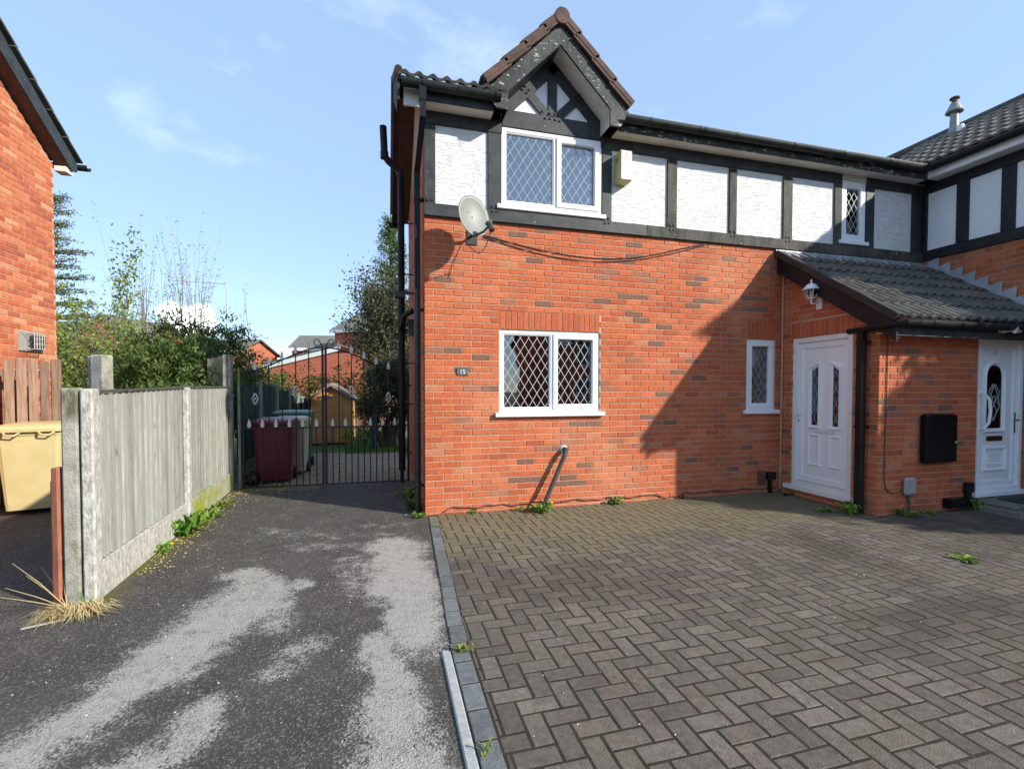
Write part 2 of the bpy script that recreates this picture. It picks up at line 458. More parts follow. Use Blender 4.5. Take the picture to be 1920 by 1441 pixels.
def tarmac_mat():
    m = bpy.data.materials.new('tarmac')
    m.use_nodes = True
    t = m.node_tree
    t.nodes.clear()
    L = t.links.new
    o = N(t, "ShaderNodeOutputMaterial")
    p = N(t, "ShaderNodeBsdfPrincipled")
    p.inputs['Roughness'].default_value = 0.85
    p.inputs['Specular IOR Level'].default_value = 0.3
    g = N(t, "ShaderNodeNewGeometry")
    at = N(t, "ShaderNodeAttribute", attribute_name='patch')
    am = N(t, "ShaderNodeAttribute", attribute_name='moss')
    v = N(t, "ShaderNodeTexVoronoi")
    v.inputs['Scale'].default_value = 120
    L(g.outputs['Position'], v.inputs['Vector'])
    n1 = N(t, "ShaderNodeTexNoise")
    n1.inputs['Scale'].default_value = 2.2
    n1.inputs['Detail'].default_value = 6
    L(g.outputs['Position'], n1.inputs['Vector'])
    base = N(t, "ShaderNodeMix", data_type='RGBA')
    L(n1.outputs['Fac'], base.inputs[0])
    base.inputs[6].default_value = (0.024, 0.022, 0.019, 1)
    base.inputs[7].default_value = (0.090, 0.081, 0.067, 1)
    # pale stone chips set in the surface
    sep = N(t, "ShaderNodeSeparateColor")
    L(v.outputs['Color'], sep.inputs[0])
    c1 = N(t, "ShaderNodeMapRange")
    c1.inputs[1].default_value, c1.inputs[2].default_value = 0.70, 0.98
    c1.inputs[4].default_value = 0.85
    L(sep.outputs[0], c1.inputs[0])
    ch = N(t, "ShaderNodeMix", data_type='RGBA')
    L(c1.outputs[0], ch.inputs[0])
    L(base.outputs[2], ch.inputs[6])
    ch.inputs[7].default_value = (0.17, 0.155, 0.135, 1)
    # worn pale patches: mask + broken edge
    n2 = N(t, "ShaderNodeTexNoise")
    n2.inputs['Scale'].default_value = 5.5
    n2.inputs['Detail'].default_value = 12
    n2.inputs['Roughness'].default_value = 0.78
    L(g.outputs['Position'], n2.inputs['Vector'])
    a1 = N(t, "ShaderNodeMath", operation='MULTIPLY_ADD')
    a1.inputs[1].default_value = 2.6
    L(n2.outputs['Fac'], a1.inputs[0])
    L(at.outputs['Fac'], a1.inputs[2])
    gr = N(t, "ShaderNodeMath", operation='MULTIPLY_ADD')
    gr.inputs[1].default_value = 0.55
    L(sep.outputs[1], gr.inputs[0])
    L(a1.outputs[0], gr.inputs[2])
    r2 = N(t, "ShaderNodeMapRange")
    r2.inputs[1].default_value, r2.inputs[2].default_value = 1.88, 2.30
    r2.inputs[4].default_value = 0.86
    L(gr.outputs[0], r2.inputs[0])
    v2 = N(t, "ShaderNodeMix", data_type='RGBA')
    L(v.outputs['Distance'], v2.inputs[0])
    v2.inputs[6].default_value = (0.50, 0.475, 0.425, 1)
    v2.inputs[7].default_value = (0.24, 0.225, 0.195, 1)
    pm = N(t, "ShaderNodeMix", data_type='RGBA')
    n5 = N(t, "ShaderNodeTexNoise")
    n5.inputs['Scale'].default_value = 14
    n5.inputs['Detail'].default_value = 8
    n5.inputs['Roughness'].default_value = 0.7
    L(g.outputs['Position'], n5.inputs['Vector'])
    r5 = N(t, "ShaderNodeMapRange")
    r5.inputs[1].default_value, r5.inputs[2].default_value = 0.32, 0.50
    r5.inputs[3].default_value = 0.62
    L(n5.outputs['Fac'], r5.inputs[0])
    m5 = N(t, "ShaderNodeMath", operation='MULTIPLY')
    L(r2.outputs[0], m5.inputs[0])
    L(r5.outputs[0], m5.inputs[1])
    L(m5.outputs[0], pm.inputs[0])
    L(ch.outputs[2], pm.inputs[6])
    L(v2.outputs[2], pm.inputs[7])
    # moss
    a2 = N(t, "ShaderNodeMath", operation='MULTIPLY_ADD')
    a2.inputs[1].default_value = 1.0
    L(n2.outputs['Fac'], a2.inputs[0])
    L(am.outputs['Fac'], a2.inputs[2])
    r4 = N(t, "ShaderNodeMapRange")
    r4.inputs[1].default_value, r4.inputs[2].default_value = 0.85, 1.15
    L(a2.outputs[0], r4.inputs[0])
    mm = N(t, "ShaderNodeMix", data_type='RGBA')
    L(r4.outputs[0], mm.inputs[0])
    L(pm.outputs[2], mm.inputs[6])
    mm.inputs[7].default_value = (0.105, 0.10, 0.022, 1)
    L(mm.outputs[2], p.inputs['Base Color'])
    b = N(t, "ShaderNodeBump")
    b.inputs['Strength'].default_value = 0.7
    b.inputs['Distance'].default_value = 0.006
    L(v.outputs['Distance'], b.inputs['Height'])
    L(b.outputs[0], p.inputs['Normal'])
    L(p.outputs[0], o.inputs[0])
    MATS['tarmac'] = m


tarmac_mat()

# ------------------------------------------------------------------ builders
ROOT = {}      # object -> world location of its root


class Fr:
    """local frame on a surface: a along, b out of the surface, z up"""

    def __init__(s, o, a, b, z=(0, 0, 1)):
        s.o, s.a, s.b, s.z = Vector(o), Vector(a).normalized(), Vector(b).normalized(), Vector(z).normalized()
        s.flip = s.a.cross(s.b).dot(s.z) < 0

    def p(s, a, b, z):
        return s.o + s.a * a + s.b * b + s.z * z

    def m(s, a=0, b=0, z=0):
        M = Matrix.Identity(4)
        o = s.p(a, b, z)
        for i in range(3):
            M[i][0], M[i][1], M[i][2], M[i][3] = s.a[i], s.b[i], s.z[i], o[i]
        return M


WORLD = Fr((0, 0, 0), (1, 0, 0), (0, 1, 0))


class MB:
    def __init__(s, fr=WORLD):
        s.v, s.f, s.r = [], [], []
        s.fr = fr
        s.cur = 0.0

    def add(s, vs, fs, fr=None):
        fr = fr or s.fr
        n = len(s.v)
        s.v += [tuple(fr.p(*q)) for q in vs]
        for q in fs:
            q = [n + i for i in q]
            s.f.append(q[::-1] if fr.flip else q)
            s.r.append(s.cur)
        return s

    def box(s, x0, x1, y0, y1, z0, z1, fr=None):
        if x0 > x1: x0, x1 = x1, x0
        if y0 > y1: y0, y1 = y1, y0
        if z0 > z1: z0, z1 = z1, z0
        return s.add([(x0, y0, z0), (x1, y0, z0), (x1, y1, z0), (x0, y1, z0), (x0, y0, z1), (x1, y0, z1), (x1, y1, z1), (x0, y1, z1)],
                     [(0, 3, 2, 1), (4, 5, 6, 7), (0, 1, 5, 4), (1, 2, 6, 5), (2, 3, 7, 6), (3, 0, 4, 7)], fr)

    def cbox(s, x0, x1, y0, y1, z0, z1, c=0.004, fr=None):
        """box with every edge chamfered"""
        if x0 > x1: x0, x1 = x1, x0
        if y0 > y1: y0, y1 = y1, y0
        if z0 > z1: z0, z1 = z1, z0
        c = min(c, (x1 - x0) * .45, (y1 - y0) * .45, (z1 - z0) * .45)
        vs = []
        for (X, sx) in ((x0, 1), (x1, -1)):
            for (Y, sy) in ((y0, 1), (y1, -1)):
                for (Z, sz) in ((z0, 1), (z1, -1)):
                    vs += [(X, Y + sy * c, Z + sz * c), (X + sx * c, Y, Z + sz * c), (X + sx * c, Y + sy * c, Z)]
        I = lambda i, j, k, q: ((i * 2 + j) * 2 + k) * 3 + q
        fs = [(I(0, 0, 0, 0), I(0, 0, 1, 0), I(0, 1, 1, 0), I(0, 1, 0, 0)), (I(1, 0, 0, 0), I(1, 1, 0, 0), I(1, 1, 1, 0), I(1, 0, 1, 0)),
              (I(0, 0, 0, 1), I(1, 0, 0, 1), I(1, 0, 1, 1), I(0, 0, 1, 1)), (I(0, 1, 0, 1), I(0, 1, 1, 1), I(1, 1, 1, 1), I(1, 1, 0, 1)),
              (I(0, 0, 0, 2), I(0, 1, 0, 2), I(1, 1, 0, 2), I(1, 0, 0, 2)), (I(0, 0, 1, 2), I(1, 0, 1, 2), I(1, 1, 1, 2), I(0, 1, 1, 2))]
        for i in (0, 1):
            for j in (0, 1):
                fs.append((I(i, j, 0, 0), I(i, j, 1, 0), I(i, j, 1, 1), I(i, j, 0, 1)))
                fs.append((I(i, 0, j, 0), I(i, 1, j, 0), I(i, 1, j, 2), I(i, 0, j, 2)))
                fs.append((I(0, i, j, 1), I(1, i, j, 1), I(1, i, j, 2), I(0, i, j, 2)))
                for k in (0, 1):
                    fs.append((I(i, j, k, 0), I(i, j, k, 1), I(i, j, k, 2)))
        return s.add(vs, fs, fr)

    def prism(s, poly, y0, y1, fr=None):
        """polygon in (x,z) extruded along y"""
        n = len(poly)
        vs = [(x, y0, z) for x, z in poly] + [(x, y1, z) for x, z in poly]
        fs = [tuple(range(n)), tuple(range(2 * n - 1, n - 1, -1))]
        fs += [(i, i + n, (i + 1) % n + n, (i + 1) % n) for i in range(n)]
        return s.add(vs, fs, fr)

    def tube(s, pts, r, n=8, fr=None, caps=True):
        pts = [Vector(q) for q in pts]
        rs = r if isinstance(r, (list, tuple)) else [r] * len(pts)
        vs, fs = [], []
        up = None
        for i, q in enumerate(pts):
            d = (pts[min(i + 1, len(pts) - 1)] - pts[max(i - 1, 0)])
            d = d.normalized() if d.length > 1e-9 else Vector((0, 0, 1))
            if up is None:
                up = d.orthogonal().normalized()
            up = (up - d * up.dot(d))
            up = up.normalized() if up.length > 1e-6 else d.orthogonal().normalized()
            w = d.cross(up)
            for k in range(n):
                a = 2 * math.pi * k / n
                vs.append(tuple(q + (up * math.cos(a) + w * math.sin(a)) * rs[i]))
        for i in range(len(pts) - 1):
            for k in range(n):
                a, b = i * n + k, i * n + (k + 1) % n
                fs.append((a, b, b + n, a + n))
        if caps:
            fs.append(tuple(range(n))[::-1])
            fs.append(tuple(range((len(pts) - 1) * n, len(pts) * n)))
        return s.add(vs, fs, fr)

    def lathe(s, prof, c=(0, 0, 0), n=16, fr=None):
        """profile (radius, height) turned about the local z axis"""
        vs, fs = [], []
        for r, z in prof:
            for k in range(n):
                a = 2 * math.pi * k / n
                vs.append((c[0] + r * math.cos(a), c[1] + r * math.sin(a), c[2] + z))
        for i in range(len(prof) - 1):
            for k in range(n):
                a, b = i * n + k, i * n + (k + 1) % n
                fs.append((a, b, b + n, a + n))
        fs.append(tuple(range(n))[::-1])
        fs.append(tuple(range((len(prof) - 1) * n, len(prof) * n)))
        return s.add(vs, fs, fr)

    def build(s, name, mat, parent=None, smooth=False, kind=None, base=None):
        b = ROOT.get(parent, Vector((0, 0, 0))) if parent is not None else (Vector(base) if base is not None else Vector((0, 0, 0)))
        me = bpy.data.meshes.new(name)
        v = [(q[0] - b.x, q[1] - b.y, q[2] - b.z) for q in s.v]
        me.from_pydata(v, [], s.f)
        if any(s.r):
            at = me.attributes.new('rnd', 'FLOAT', 'FACE')
            at.data.foreach_set('value', s.r)
        return link(name, me, mat, parent, b, smooth, kind)


def link(name, me, mat, parent, b, smooth=False, kind=None):
    me.materials.append(MATS[mat] if isinstance(mat, str) else mat)
    if smooth:
        me.polygons.foreach_set('use_smooth', [True] * len(me.polygons))
    me.update()
    o = bpy.data.objects.new(name, me)
    COL.objects.link(o)
    if parent is not None:
        o.parent = parent
        ROOT[o] = ROOT.get(parent, Vector((0, 0, 0)))
    else:
        o.location = b
        ROOT[o] = Vector(b)
    if kind:
        o['kind'] = kind
    return o


def thing(name, loc, label, cat, group=None):
    o = bpy.data.objects.new(name, None)
    o.empty_display_size = 0.2
    COL.objects.link(o)
    o.location = loc
    ROOT[o] = Vector(loc)
    tag(o, label, cat, group)
    return o


def tag(o, label, cat, group=None):
    o['label'] = label
    o['category'] = cat
    if group:
        o['group'] = group
    return o


def inst(name, me, M, parent):
    """one more object on shared mesh data, placed by world matrix under a part"""
    o = bpy.data.objects.new(name, me)
    COL.objects.link(o)
    o.parent = parent
    b = ROOT[parent]
    M = M.copy()
    M[0][3] -= b.x
    M[1][3] -= b.y
    M[2][3] -= b.z
    o.matrix_local = M
    ROOT[o] = ROOT[parent]
    return o


def mesh_of(mb, name, mat):
    me = bpy.data.meshes.new(name)
    me.from_pydata(mb.v, [], mb.f)
    me.materials.append(MATS[mat])
    me.update()
    return me


def sub_rects(a0, a1, z0, z1, holes):
    """split a rectangle round rectangular holes"""
    As = sorted({a0, a1, *[h[0] for h in holes if a0 < h[0] < a1], *[h[1] for h in holes if a0 < h[1] < a1]})
    Zs = sorted({z0, z1, *[h[2] for h in holes if z0 < h[2] < z1], *[h[3] for h in holes if z0 < h[3] < z1]})
    res = []
    for i in range(len(As) - 1):
        run = None
        for j in range(len(Zs) - 1):
            ca, cz = (As[i] + As[i + 1]) / 2, (Zs[j] + Zs[j + 1]) / 2
            if any(h[0] < ca < h[1] and h[2] < cz < h[3] for h in holes):
                if run: res.append(run)
                run = None
            else:
                run = [As[i], As[i + 1], run[2] if run else Zs[j], Zs[j + 1]]
        if run: res.append(run)
    return res


BRICK_CACHE = {}


def brick_mesh(l, h, mat):
    k = (round(l, 3), round(h, 3), mat)
    if k not in BRICK_CACHE:
        l, h = k[0], k[1]
        mb = MB()
        c = 0.003
        # open-backed block with a chamfered face
        vs = [(0, -.02, 0), (l, -.02, 0), (l, -.02, h), (0, -.02, h), (0, -c, 0), (l, -c, 0), (l, -c, h), (0, -c, h),
              (c, 0, c), (l - c, 0, c), (l - c, 0, h - c), (c, 0, h - c)]
        fs = [(8, 9, 10, 11)]
        for i in range(4):
            j = (i + 1) % 4
            fs += [(i, j, j + 4, i + 4), (i + 4, j + 4, j + 8, i + 8)]
        mb.add(vs, [q[::-1] for q in fs])
        BRICK_CACHE[k] = mesh_of(mb, 'brick', mat)
    return BRICK_CACHE[k]


def brick_wall(fr, a0, a1, z0, z1, holes, parent, wall_name, n_single, phase=0.0, mat='brick', mortar='mortar', soldiers=(), zoff=0.0375,
               depth=0.10, clip=None, core_poly=None, core_z1=None, stuff_name='brick_field'):
    """mortar core (part) carrying laid bricks: the nearest as single sub-parts, the rest as one field"""
    core = MB(fr)
    hs = list(holes)
    for r in sub_rects(a0 + .008, a1 - .004, z0, core_z1 or z1, hs):
        core.box(r[0], r[1], -depth, -0.006, r[2], r[3])
    if core_poly:
        core.prism(core_poly, -depth, -0.006)
    wall = core.build(wall_name, mortar, parent)
    cut = hs + [s[:4] for s in soldiers]
    items = []
    k = math.floor((z0 - zoff) / .075) - 1
    while True:
        zb = zoff + k * .075
        zt = zb + .065
        if zb >= z1: break
        off = phase + (0.1125 if k % 2 else 0.0)
        b0, b1 = max(zb, z0), min(zt, z1)
        if b1 - b0 > .015:
            segs = [(a0, a1)]
            for h in cut:
                if h[2] < (b0 + b1) / 2 < h[3]:
                    new = []
                    for s_ in segs:
                        if h[1] <= s_[0] or h[0] >= s_[1]:
                            new.append(s_)
                        else:
                            if h[0] > s_[0]: new.append((s_[0], h[0] - .004))
                            if h[1] < s_[1]: new.append((h[1] + .004, s_[1]))
                    segs = new
            for s0, s1 in segs:
                if clip:
                    s0, s1 = clip(s0, s1, (b0 + b1) / 2)
                    if s1 - s0 < .02: continue
                j = math.floor((s0 - off) / .225)
                while off + j * .225 < s1:
                    p0, p1 = off + j * .225, off + j * .225 + .215
                    p0, p1 = max(p0, s0), min(p1, s1)
                    if p1 - p0 > .045:
                        items.append((p0, p1, b0, b1))
                    j += 1
        k += 1
    def score(i):
        c = fr.p((i[0] + i[1]) / 2, 0, (i[2] + i[3]) / 2) - CAM
        v = c.normalized()
        return -(i[1] - i[0]) * (i[3] - i[2]) * abs(v.dot(fr.b)) / c.length_squared
    items.sort(key=score)
    for p0, p1, b0, b1 in items[:n_single]:
        me = brick_mesh(p1 - p0, b1 - b0, mat)
        M = fr.m(p0, random.uniform(-.0015, .0015), b0)
        inst('brick', me, M, wall)
    rest = items[n_single:]
    if rest:
        mb = MB(fr)
        c = .003
        for p0, p1, b0, b1 in rest:
            mb.cur = random.random() + .001
            d = random.uniform(-.0015, .0015)
            vs = [(p0, -.02, b0), (p1, -.02, b0), (p1, -.02, b1), (p0, -.02, b1), (p0, d - c, b0), (p1, d - c, b0), (p1, d - c, b1), (p0, d - c, b1),
                  (p0 + c, d, b0 + c), (p1 - c, d, b0 + c), (p1 - c, d, b1 - c), (p0 + c, d, b1 - c)]
            fs = [(8, 9, 10, 11)]
            for i in range(4):
                j = (i + 1) % 4
                fs += [(i, j, j + 4, i + 4), (i + 4, j + 4, j + 8, i + 8)]
            mb.add(vs, [q[::-1] for q in fs])
        mb.build(stuff_name, mat, wall, kind='stuff')
    for sa0, sa1, sz0, sz1 in soldiers:
        n = max(1, round((sa1 - sa0) / .075))
        w = (sa1 - sa0) / n
        for i in range(n):
            me = brick_mesh(w - .010, sz1 - sz0 - .010, 'brick_lintel')
            inst('lintel_brick', me, fr.m(sa0 + i * w + .005, .0005, sz0 + .005), wall)
    return wall


def lattice(mb, a0, a1, z0, z1, da, dz, w, b0, b1):
    """diamond leading strips clipped to a pane"""
    A, Z = a1 - a0, z1 - z0
    s = dz / da
    for sg in (1, -1):
        n0, n1 = -int(Z / dz) - 3, int(A / da) + int(Z / dz) + 4
        for k in range(n0, n1):
            # line a = k*da + sg*(z)/s
            c = k * da
            pts = []
            zA, zB = 0.0, Z
            aA, aB = c + sg * zA / s, c + sg * zB / s
            # clip to 0..A
            def cl(aA, zA, aB, zB):
                for lim, up in ((0, False), (A, True)):
                    oA, oB = (aA > lim, aB > lim) if up else (aA < lim, aB < lim)
                    if oA and oB: return None
                    if oA or oB:
                        t = (lim - aA) / (aB - aA)
                        m = (lim, zA + t * (zB - zA))
                        if oA: aA, zA = m
                        else: aB, zB = m
                return aA, zA, aB, zB
            q = cl(aA, zA, aB, zB)
            if not q or abs(q[3] - q[1]) < .01: continue
            aA, zA, aB, zB = q
            d = Vector((aB - aA, zB - zA)).normalized()
            nx, nz_ = -d.y * w / 2, d.x * w / 2
            P = [(a0 + aA + nx, z0 + zA + nz_), (a0 + aA - nx, z0 + zA - nz_), (a0 + aB - nx, z0 + zB - nz_), (a0 + aB + nx, z0 + zB + nz_)]
            mb.prism(P, b0 + (0.0012 if sg > 0 else 0), b1 + (0.0012 if sg > 0 else 0))


def frame_ring(mb, a0, a1, z0, z1, w, b0, b1, c=.006):
    """four mitred bars round a rectangle, bevelled inwards"""
    O = [(a0, z0), (a1, z0), (a1, z1), (a0, z1)]
    I = [(a0 + w, z0 + w), (a1 - w, z0 + w), (a1 - w, z1 - w), (a0 + w, z1 - w)]
    J = [(a0 + w - c * 1.6, z0 + w - c * 1.6), (a1 - w + c * 1.6, z0 + w - c * 1.6), (a1 - w + c * 1.6, z1 - w + c * 1.6), (a0 + w - c * 1.6, z1 - w + c * 1.6)]
    vs = [(x, b0, z) for x, z in O] + [(x, b1, z) for x, z in O] + [(x, b1, z) for x, z in J] + [(x, b1 - c, z) for x, z in I] + [(x, b0, z) for x, z in I]
    fs = []
    for i in range(4):
        j = (i + 1) % 4
        for k in range(4):
            fs.append((k * 4 + i, k * 4 + j, k * 4 + 4 + j, k * 4 + 4 + i))
        fs.append((16 + i, 16 + j, j, i))
    mb.add(vs, [q[::-1] for q in fs])


def window(fr, a0, a1, z0, z1, house, lights, sill=True, sill_over=.06, glass='glass', lead_w=.006, da=.105, dz=.165, interior='blind', lead='leading',
           depth=-.03, name='window', sash_w=.045, fw=.05, recess_b=.0):
    """upvc window: frame, sash on opening lights, pane with leading, sill, room behind"""
    fo = MB(fr)
    frame_ring(fo, a0, a1, z0, z1, fw, depth - .05, depth + .012)
    win = fo.build(name, 'upvc', house)
    mull = MB(fr)
    for i, (l0, l1, opening) in enumerate(lights):
        p0, p1, q0, q1 = l0, l1, z0 + fw, z1 - fw
        if i:
            mull.cbox(lights[i - 1][1], l0, depth - .05, depth + .010, z0 + fw - .002, z1 - fw + .002, .004)
        if opening:
            sh = MB(fr)
            frame_ring(sh, p0 - .012, p1 + .012, q0 - .012, q1 + .012, sash_w + .012, depth - .03, depth + .028)
            sh.build('sash', 'upvc', win)
            p0, p1, q0, q1 = p0 + sash_w - .002, p1 - sash_w + .002, q0 + sash_w - .002, q1 - sash_w + .002
        else:
            sh = MB(fr)
            frame_ring(sh, p0 - .004, p1 + .004, q0 - .004, q1 + .004, .016, depth - .03, depth + .004, c=.005)
            sh.build('glazing_bead', 'upvc', win)
            p0, p1, q0, q1 = p0 + .010, p1 - .010, q0 + .010, q1 - .010
        g = MB(fr)
        g.box(p0, p1, depth - .026, depth - .020, q0, q1)
        pane = g.build('pane', glass, win)
        lt = MB(fr)
        lattice(lt, p0, p1, q0, q1, da, dz, lead_w, depth - .020, depth - .017)
        lt.build('leading', lead, win)
    if mull.v:
        mull.build('mullion', 'upvc', win)
    if sill:
        s = MB(fr)
        s.cbox(a0 - sill_over, a1 + sill_over, depth - .02, .055, z0 - .055, z0 - .001, .006)
        s.build('sill', 'upvc', win)
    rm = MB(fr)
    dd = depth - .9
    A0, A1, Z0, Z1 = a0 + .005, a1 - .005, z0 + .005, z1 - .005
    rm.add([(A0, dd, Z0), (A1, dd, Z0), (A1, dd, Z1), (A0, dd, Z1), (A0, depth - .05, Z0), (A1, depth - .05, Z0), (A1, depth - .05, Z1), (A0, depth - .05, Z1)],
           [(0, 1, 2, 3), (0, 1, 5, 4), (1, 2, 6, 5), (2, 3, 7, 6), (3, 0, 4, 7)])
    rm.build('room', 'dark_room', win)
    if interior == 'blind':
        b = MB(fr)
        z = z0 + .09
        while z < z1 - .14:
            b.box(a0 + .07, a0 + (a1 - a0) * .30, dd + .10, dd + .11, z, z + .006)
            b.box(a0 + (a1 - a0) * .36, a0 + (a1 - a0) * .47, dd + .10, dd + .11, z, z + .006)
            b.box(a0 + (a1 - a0) * .54, a0 + (a1 - a0) * .76, dd + .10, dd + .11, z, z + .006)
            z += .036
        b.build('blind', 'blind', win)
    elif interior == 'net':
        b = MB(fr)
        n = 24
        for i in range(n):
            x0 = a0 + (a1 - a0) * i / n
            x1 = a0 + (a1 - a0) * (i + 1) / n
            d0 = depth - .12 - .02 * (i % 2)
            d1 = depth - .12 - .02 * ((i + 1) % 2)
            b.add([(x0, d0, z0), (x1, d1, z0), (x1, d1, z1), (x0, d0, z1)], [(0, 1, 2, 3)])
        b.build('net_curtain', 'net_curtain', win)
    return win


def bolts(mb, fr, pts, s=.011):
    for a, z, b in pts:
        mb.box(a - s, a + s, b, b + .012, z - s, z + s, fr)


# tile: double roll, shared
def tile_mesh(w, e, mat, name='tile', rolls=2):
    mb = MB()
    n = 9 * rolls
    top, bot, und = [], [], []
    for i in range(n + 1):
        x = w * i / n
        ph = (x / (w / rolls)) % 1.0
        h = 0.030 * max(0.0, math.cos((ph - .5) * math.pi / .62)) ** 0.8 if abs(ph - .5) < .31 else 0.0
        bot.append((x, 0, .034 + h))
        top.append((x, e + .05, .004 + h))
        und.append((x, 0, .006 + h * .6))
    vs = bot + top + und
    m = n + 1
    fs = []
    for i in range(n):
        fs.append((i, i + 1, m + i + 1, m + i))
        fs.append((2 * m + i, 2 * m + i + 1, i + 1, i))
    fs.append((0, m, 2 * m))
    fs.append((n, 2 * m + n, m + n))
    mb.add(vs, fs)
    return mesh_of(mb, name, mat)


def tiled_roof(fr, a0, a1, length, w, e, mat, parent, skip=None, clip_hi=None):
    me = tile_mesh(w, e, mat)
    rows = int(math.ceil(length / e))
    for r in range(rows):
        a = a0
        while a < a1 - .02:
            if not (skip and skip(a, r * e)):
                o = inst('tile', me, fr.m(a, r * e, 0), parent)
            a += w


def gutter(path, r, name, parent, mat='gutter_black', brackets=0.0):
    """half-round gutter swept on a horizontal path, open on top, with lip"""
    mb = MB()
    pts = [Vector(p) for p in path]
    n = 9
    ring = [(math.cos(math.pi + math.pi * k / (n - 1)) * r, math.sin(math.pi + math.pi * k / (n - 1)) * r) for k in range(n)]
    ring = [(-r, .012)] + ring + [(r, .012)]
    inner = [(x * .90, z * .90 if z < 0 else z) for x, z in ring][::-1]
    prof = ring + inner
    m = len(prof)
    vs, fs = [], []
    for i, q in enumerate(pts):
        d = (pts[min(i + 1, len(pts) - 1)] - pts[max(i - 1, 0)]).normalized()
        sd_ = Vector((d.y, -d.x, 0)).normalized()
        k = 1.0
        if 0 < i < len(pts) - 1:
            d1 = (pts[i] - pts[i - 1]).normalized()
            k = 1 / max(.5, d.dot(d1))
        for x, z in prof:
            vs.append(tuple(q + sd_ * x * k + Vector((0, 0, z))))
    for i in range(len(pts) - 1):
        for j in range(m):
            a, b = i * m + j, i * m + (j + 1) % m
            fs.append((a, b, b + m, a + m))
    fs.append(tuple(range(m)))
    fs.append(tuple(range((len(pts) - 1) * m, len(pts) * m))[::-1])
    mb.add(vs, fs)
    g = mb.build(name, mat, parent)
    return g


def union_clip(path_pt, d, r, parent, name='gutter_bracket', mat='gutter_black', w=.035):
    mb = MB()
    q = Vector(path_pt)
    d = Vector(d).normalized()
    s_ = Vector((d.y, -d.x, 0))
    n = 10
    vs = []
    for t in (-w / 2, w / 2):
        for k in range(n):
            a = math.pi * .93 + (math.pi * 1.14) * k / (n - 1)
            vs.append(tuple(q + d * t + s_ * math.cos(a) * (r + .006) + Vector((0, 0, math.sin(a) * (r + .006)))))
    fs = [(k, k + 1, n + k + 1, n + k) for k in range(n - 1)]
    mb.add(vs, fs)
    return mb.build(name, mat, parent)


# ================================================================== SETTING: ground
FA = Fr((0, 0, 0), (1, 0, 0), (0, -1, 0))            # front wall of number 15
FS = Fr((0, 0, 0), (0, 1, 0), (-1, 0, 0))            # side wall of number 15
FP = Fr((5.085, 0, 0), (0, -1, 0), (-1, 0, 0))       # porch wall with the door
FQ = Fr((0, -1.39, 0), (1, 0, 0), (0, -1, 0))        # porch front of number 17
FW = Fr((7.75, 0, 0), (0, -1, 0), (-1, 0, 0))        # wing of number 17
FL = Fr((-5.18, 3.03, 0), (0, -1, 0), (1, 0, 0))     # gable wall of the house on the left


def sheet(name, x0, x1, y0, y1, z, mat, kind='structure'):
    mb = MB()
    mb.add([(x0, y0, z), (x1, y0, z), (x1, y1, z), (x0, y1, z)], [(0, 1, 2, 3)])
    return mb.build(name, mat, kind=kind)


sheet('ground', -300, 300, -200, 500, -0.03, 'earth')


def edge_x(y):
    """left edge of the paving"""
    if y > -2.9:
        return 0.03 + (0.125 / 2.9) * y
    return -0.095


def vnoise(x, y):
    return (math.sin(x * 3.1 + y * 1.7) + math.sin(x * 7.3 - y * 5.1 + 1.3) * .5 + math.sin(x * 13.7 + y * 11.9) * .25) / 1.75


PATCH = [((-.36, -.95), (-.33, -2.0), .26, 1.0), ((-.30, -2.0), (-.24, -2.75), .16, 1.0), ((-.52, -2.75), (-.40, -3.1), .12, .9),
         ((-.43, -3.3), (-.42, -3.9), .16, .85), ((-1.55, -1.42), (-1.30, -1.85), .17, .85), ((-1.40, -1.9), (-1.62, -2.7), .25, .95),
         ((-1.65, -2.7), (-1.88, -3.25), .15, .9), ((-1.08, -1.75), (-1.04, -1.74), .09, .9), ((-1.25, -3.12), (-1.28, -3.3), .12, .75),
         ((-1.12, -2.35), (-1.2, -1.95), .10, .6), ((-1.45, -3.45), (-1.5, -3.9), .18, .7), ((-1.2, -.78), (-.6, -1.02), .12, .35),
         ((-.9, -.55), (-.3, -.6), .10, .28), ((-1.0, -2.9), (-.85, -2.55), .10, .45), ((-.6, -.2), (-.2, -.3), .08, .3), ((-1.6, -.2), (-1.0, -.5), .16, .28), ((-.75, -1.3), (-.6, -2.1), .12, .40)]


def patch_at(x, y):
    v = 0.0
    xx = x + .05 * vnoise(x * 2.0, y * 2.0)
    yy = y + .07 * vnoise(y * 1.7 + 4, x * 2.3)
    for (p, q, r, s_) in PATCH:
        dx, dy = q[0] - p[0], q[1] - p[1]
        t = max(0, min(1, ((xx - p[0]) * dx + (yy - p[1]) * dy) / (dx * dx + dy * dy + 1e-9)))
        d = math.hypot(xx - p[0] - t * dx, yy - p[1] - t * dy)
        w = s_ * max(0, min(1, 1.5 - d / r)) if d < r * 1.5 else 0
        v = max(v, w)
    return v


def fence_x(y):
    return -2.37 + (-.24 / 3.88) * (y + 1.74)


def moss_at(x, y):
    m = 0.0
    if y > -1.72:
        d = x - fence_x(y)
        m = max(m, .75 - d / .42) if d > -.3 else .3
    m = max(m, .75 - abs(y - 2.15) / .35 if x < -1.4 else 0)
    if y > 0 and x > -.5: m = max(m, .45 - abs(x) / .4)
    return max(0, m) * (1.0 + .5 * vnoise(x * 1.5, y * 1.5))


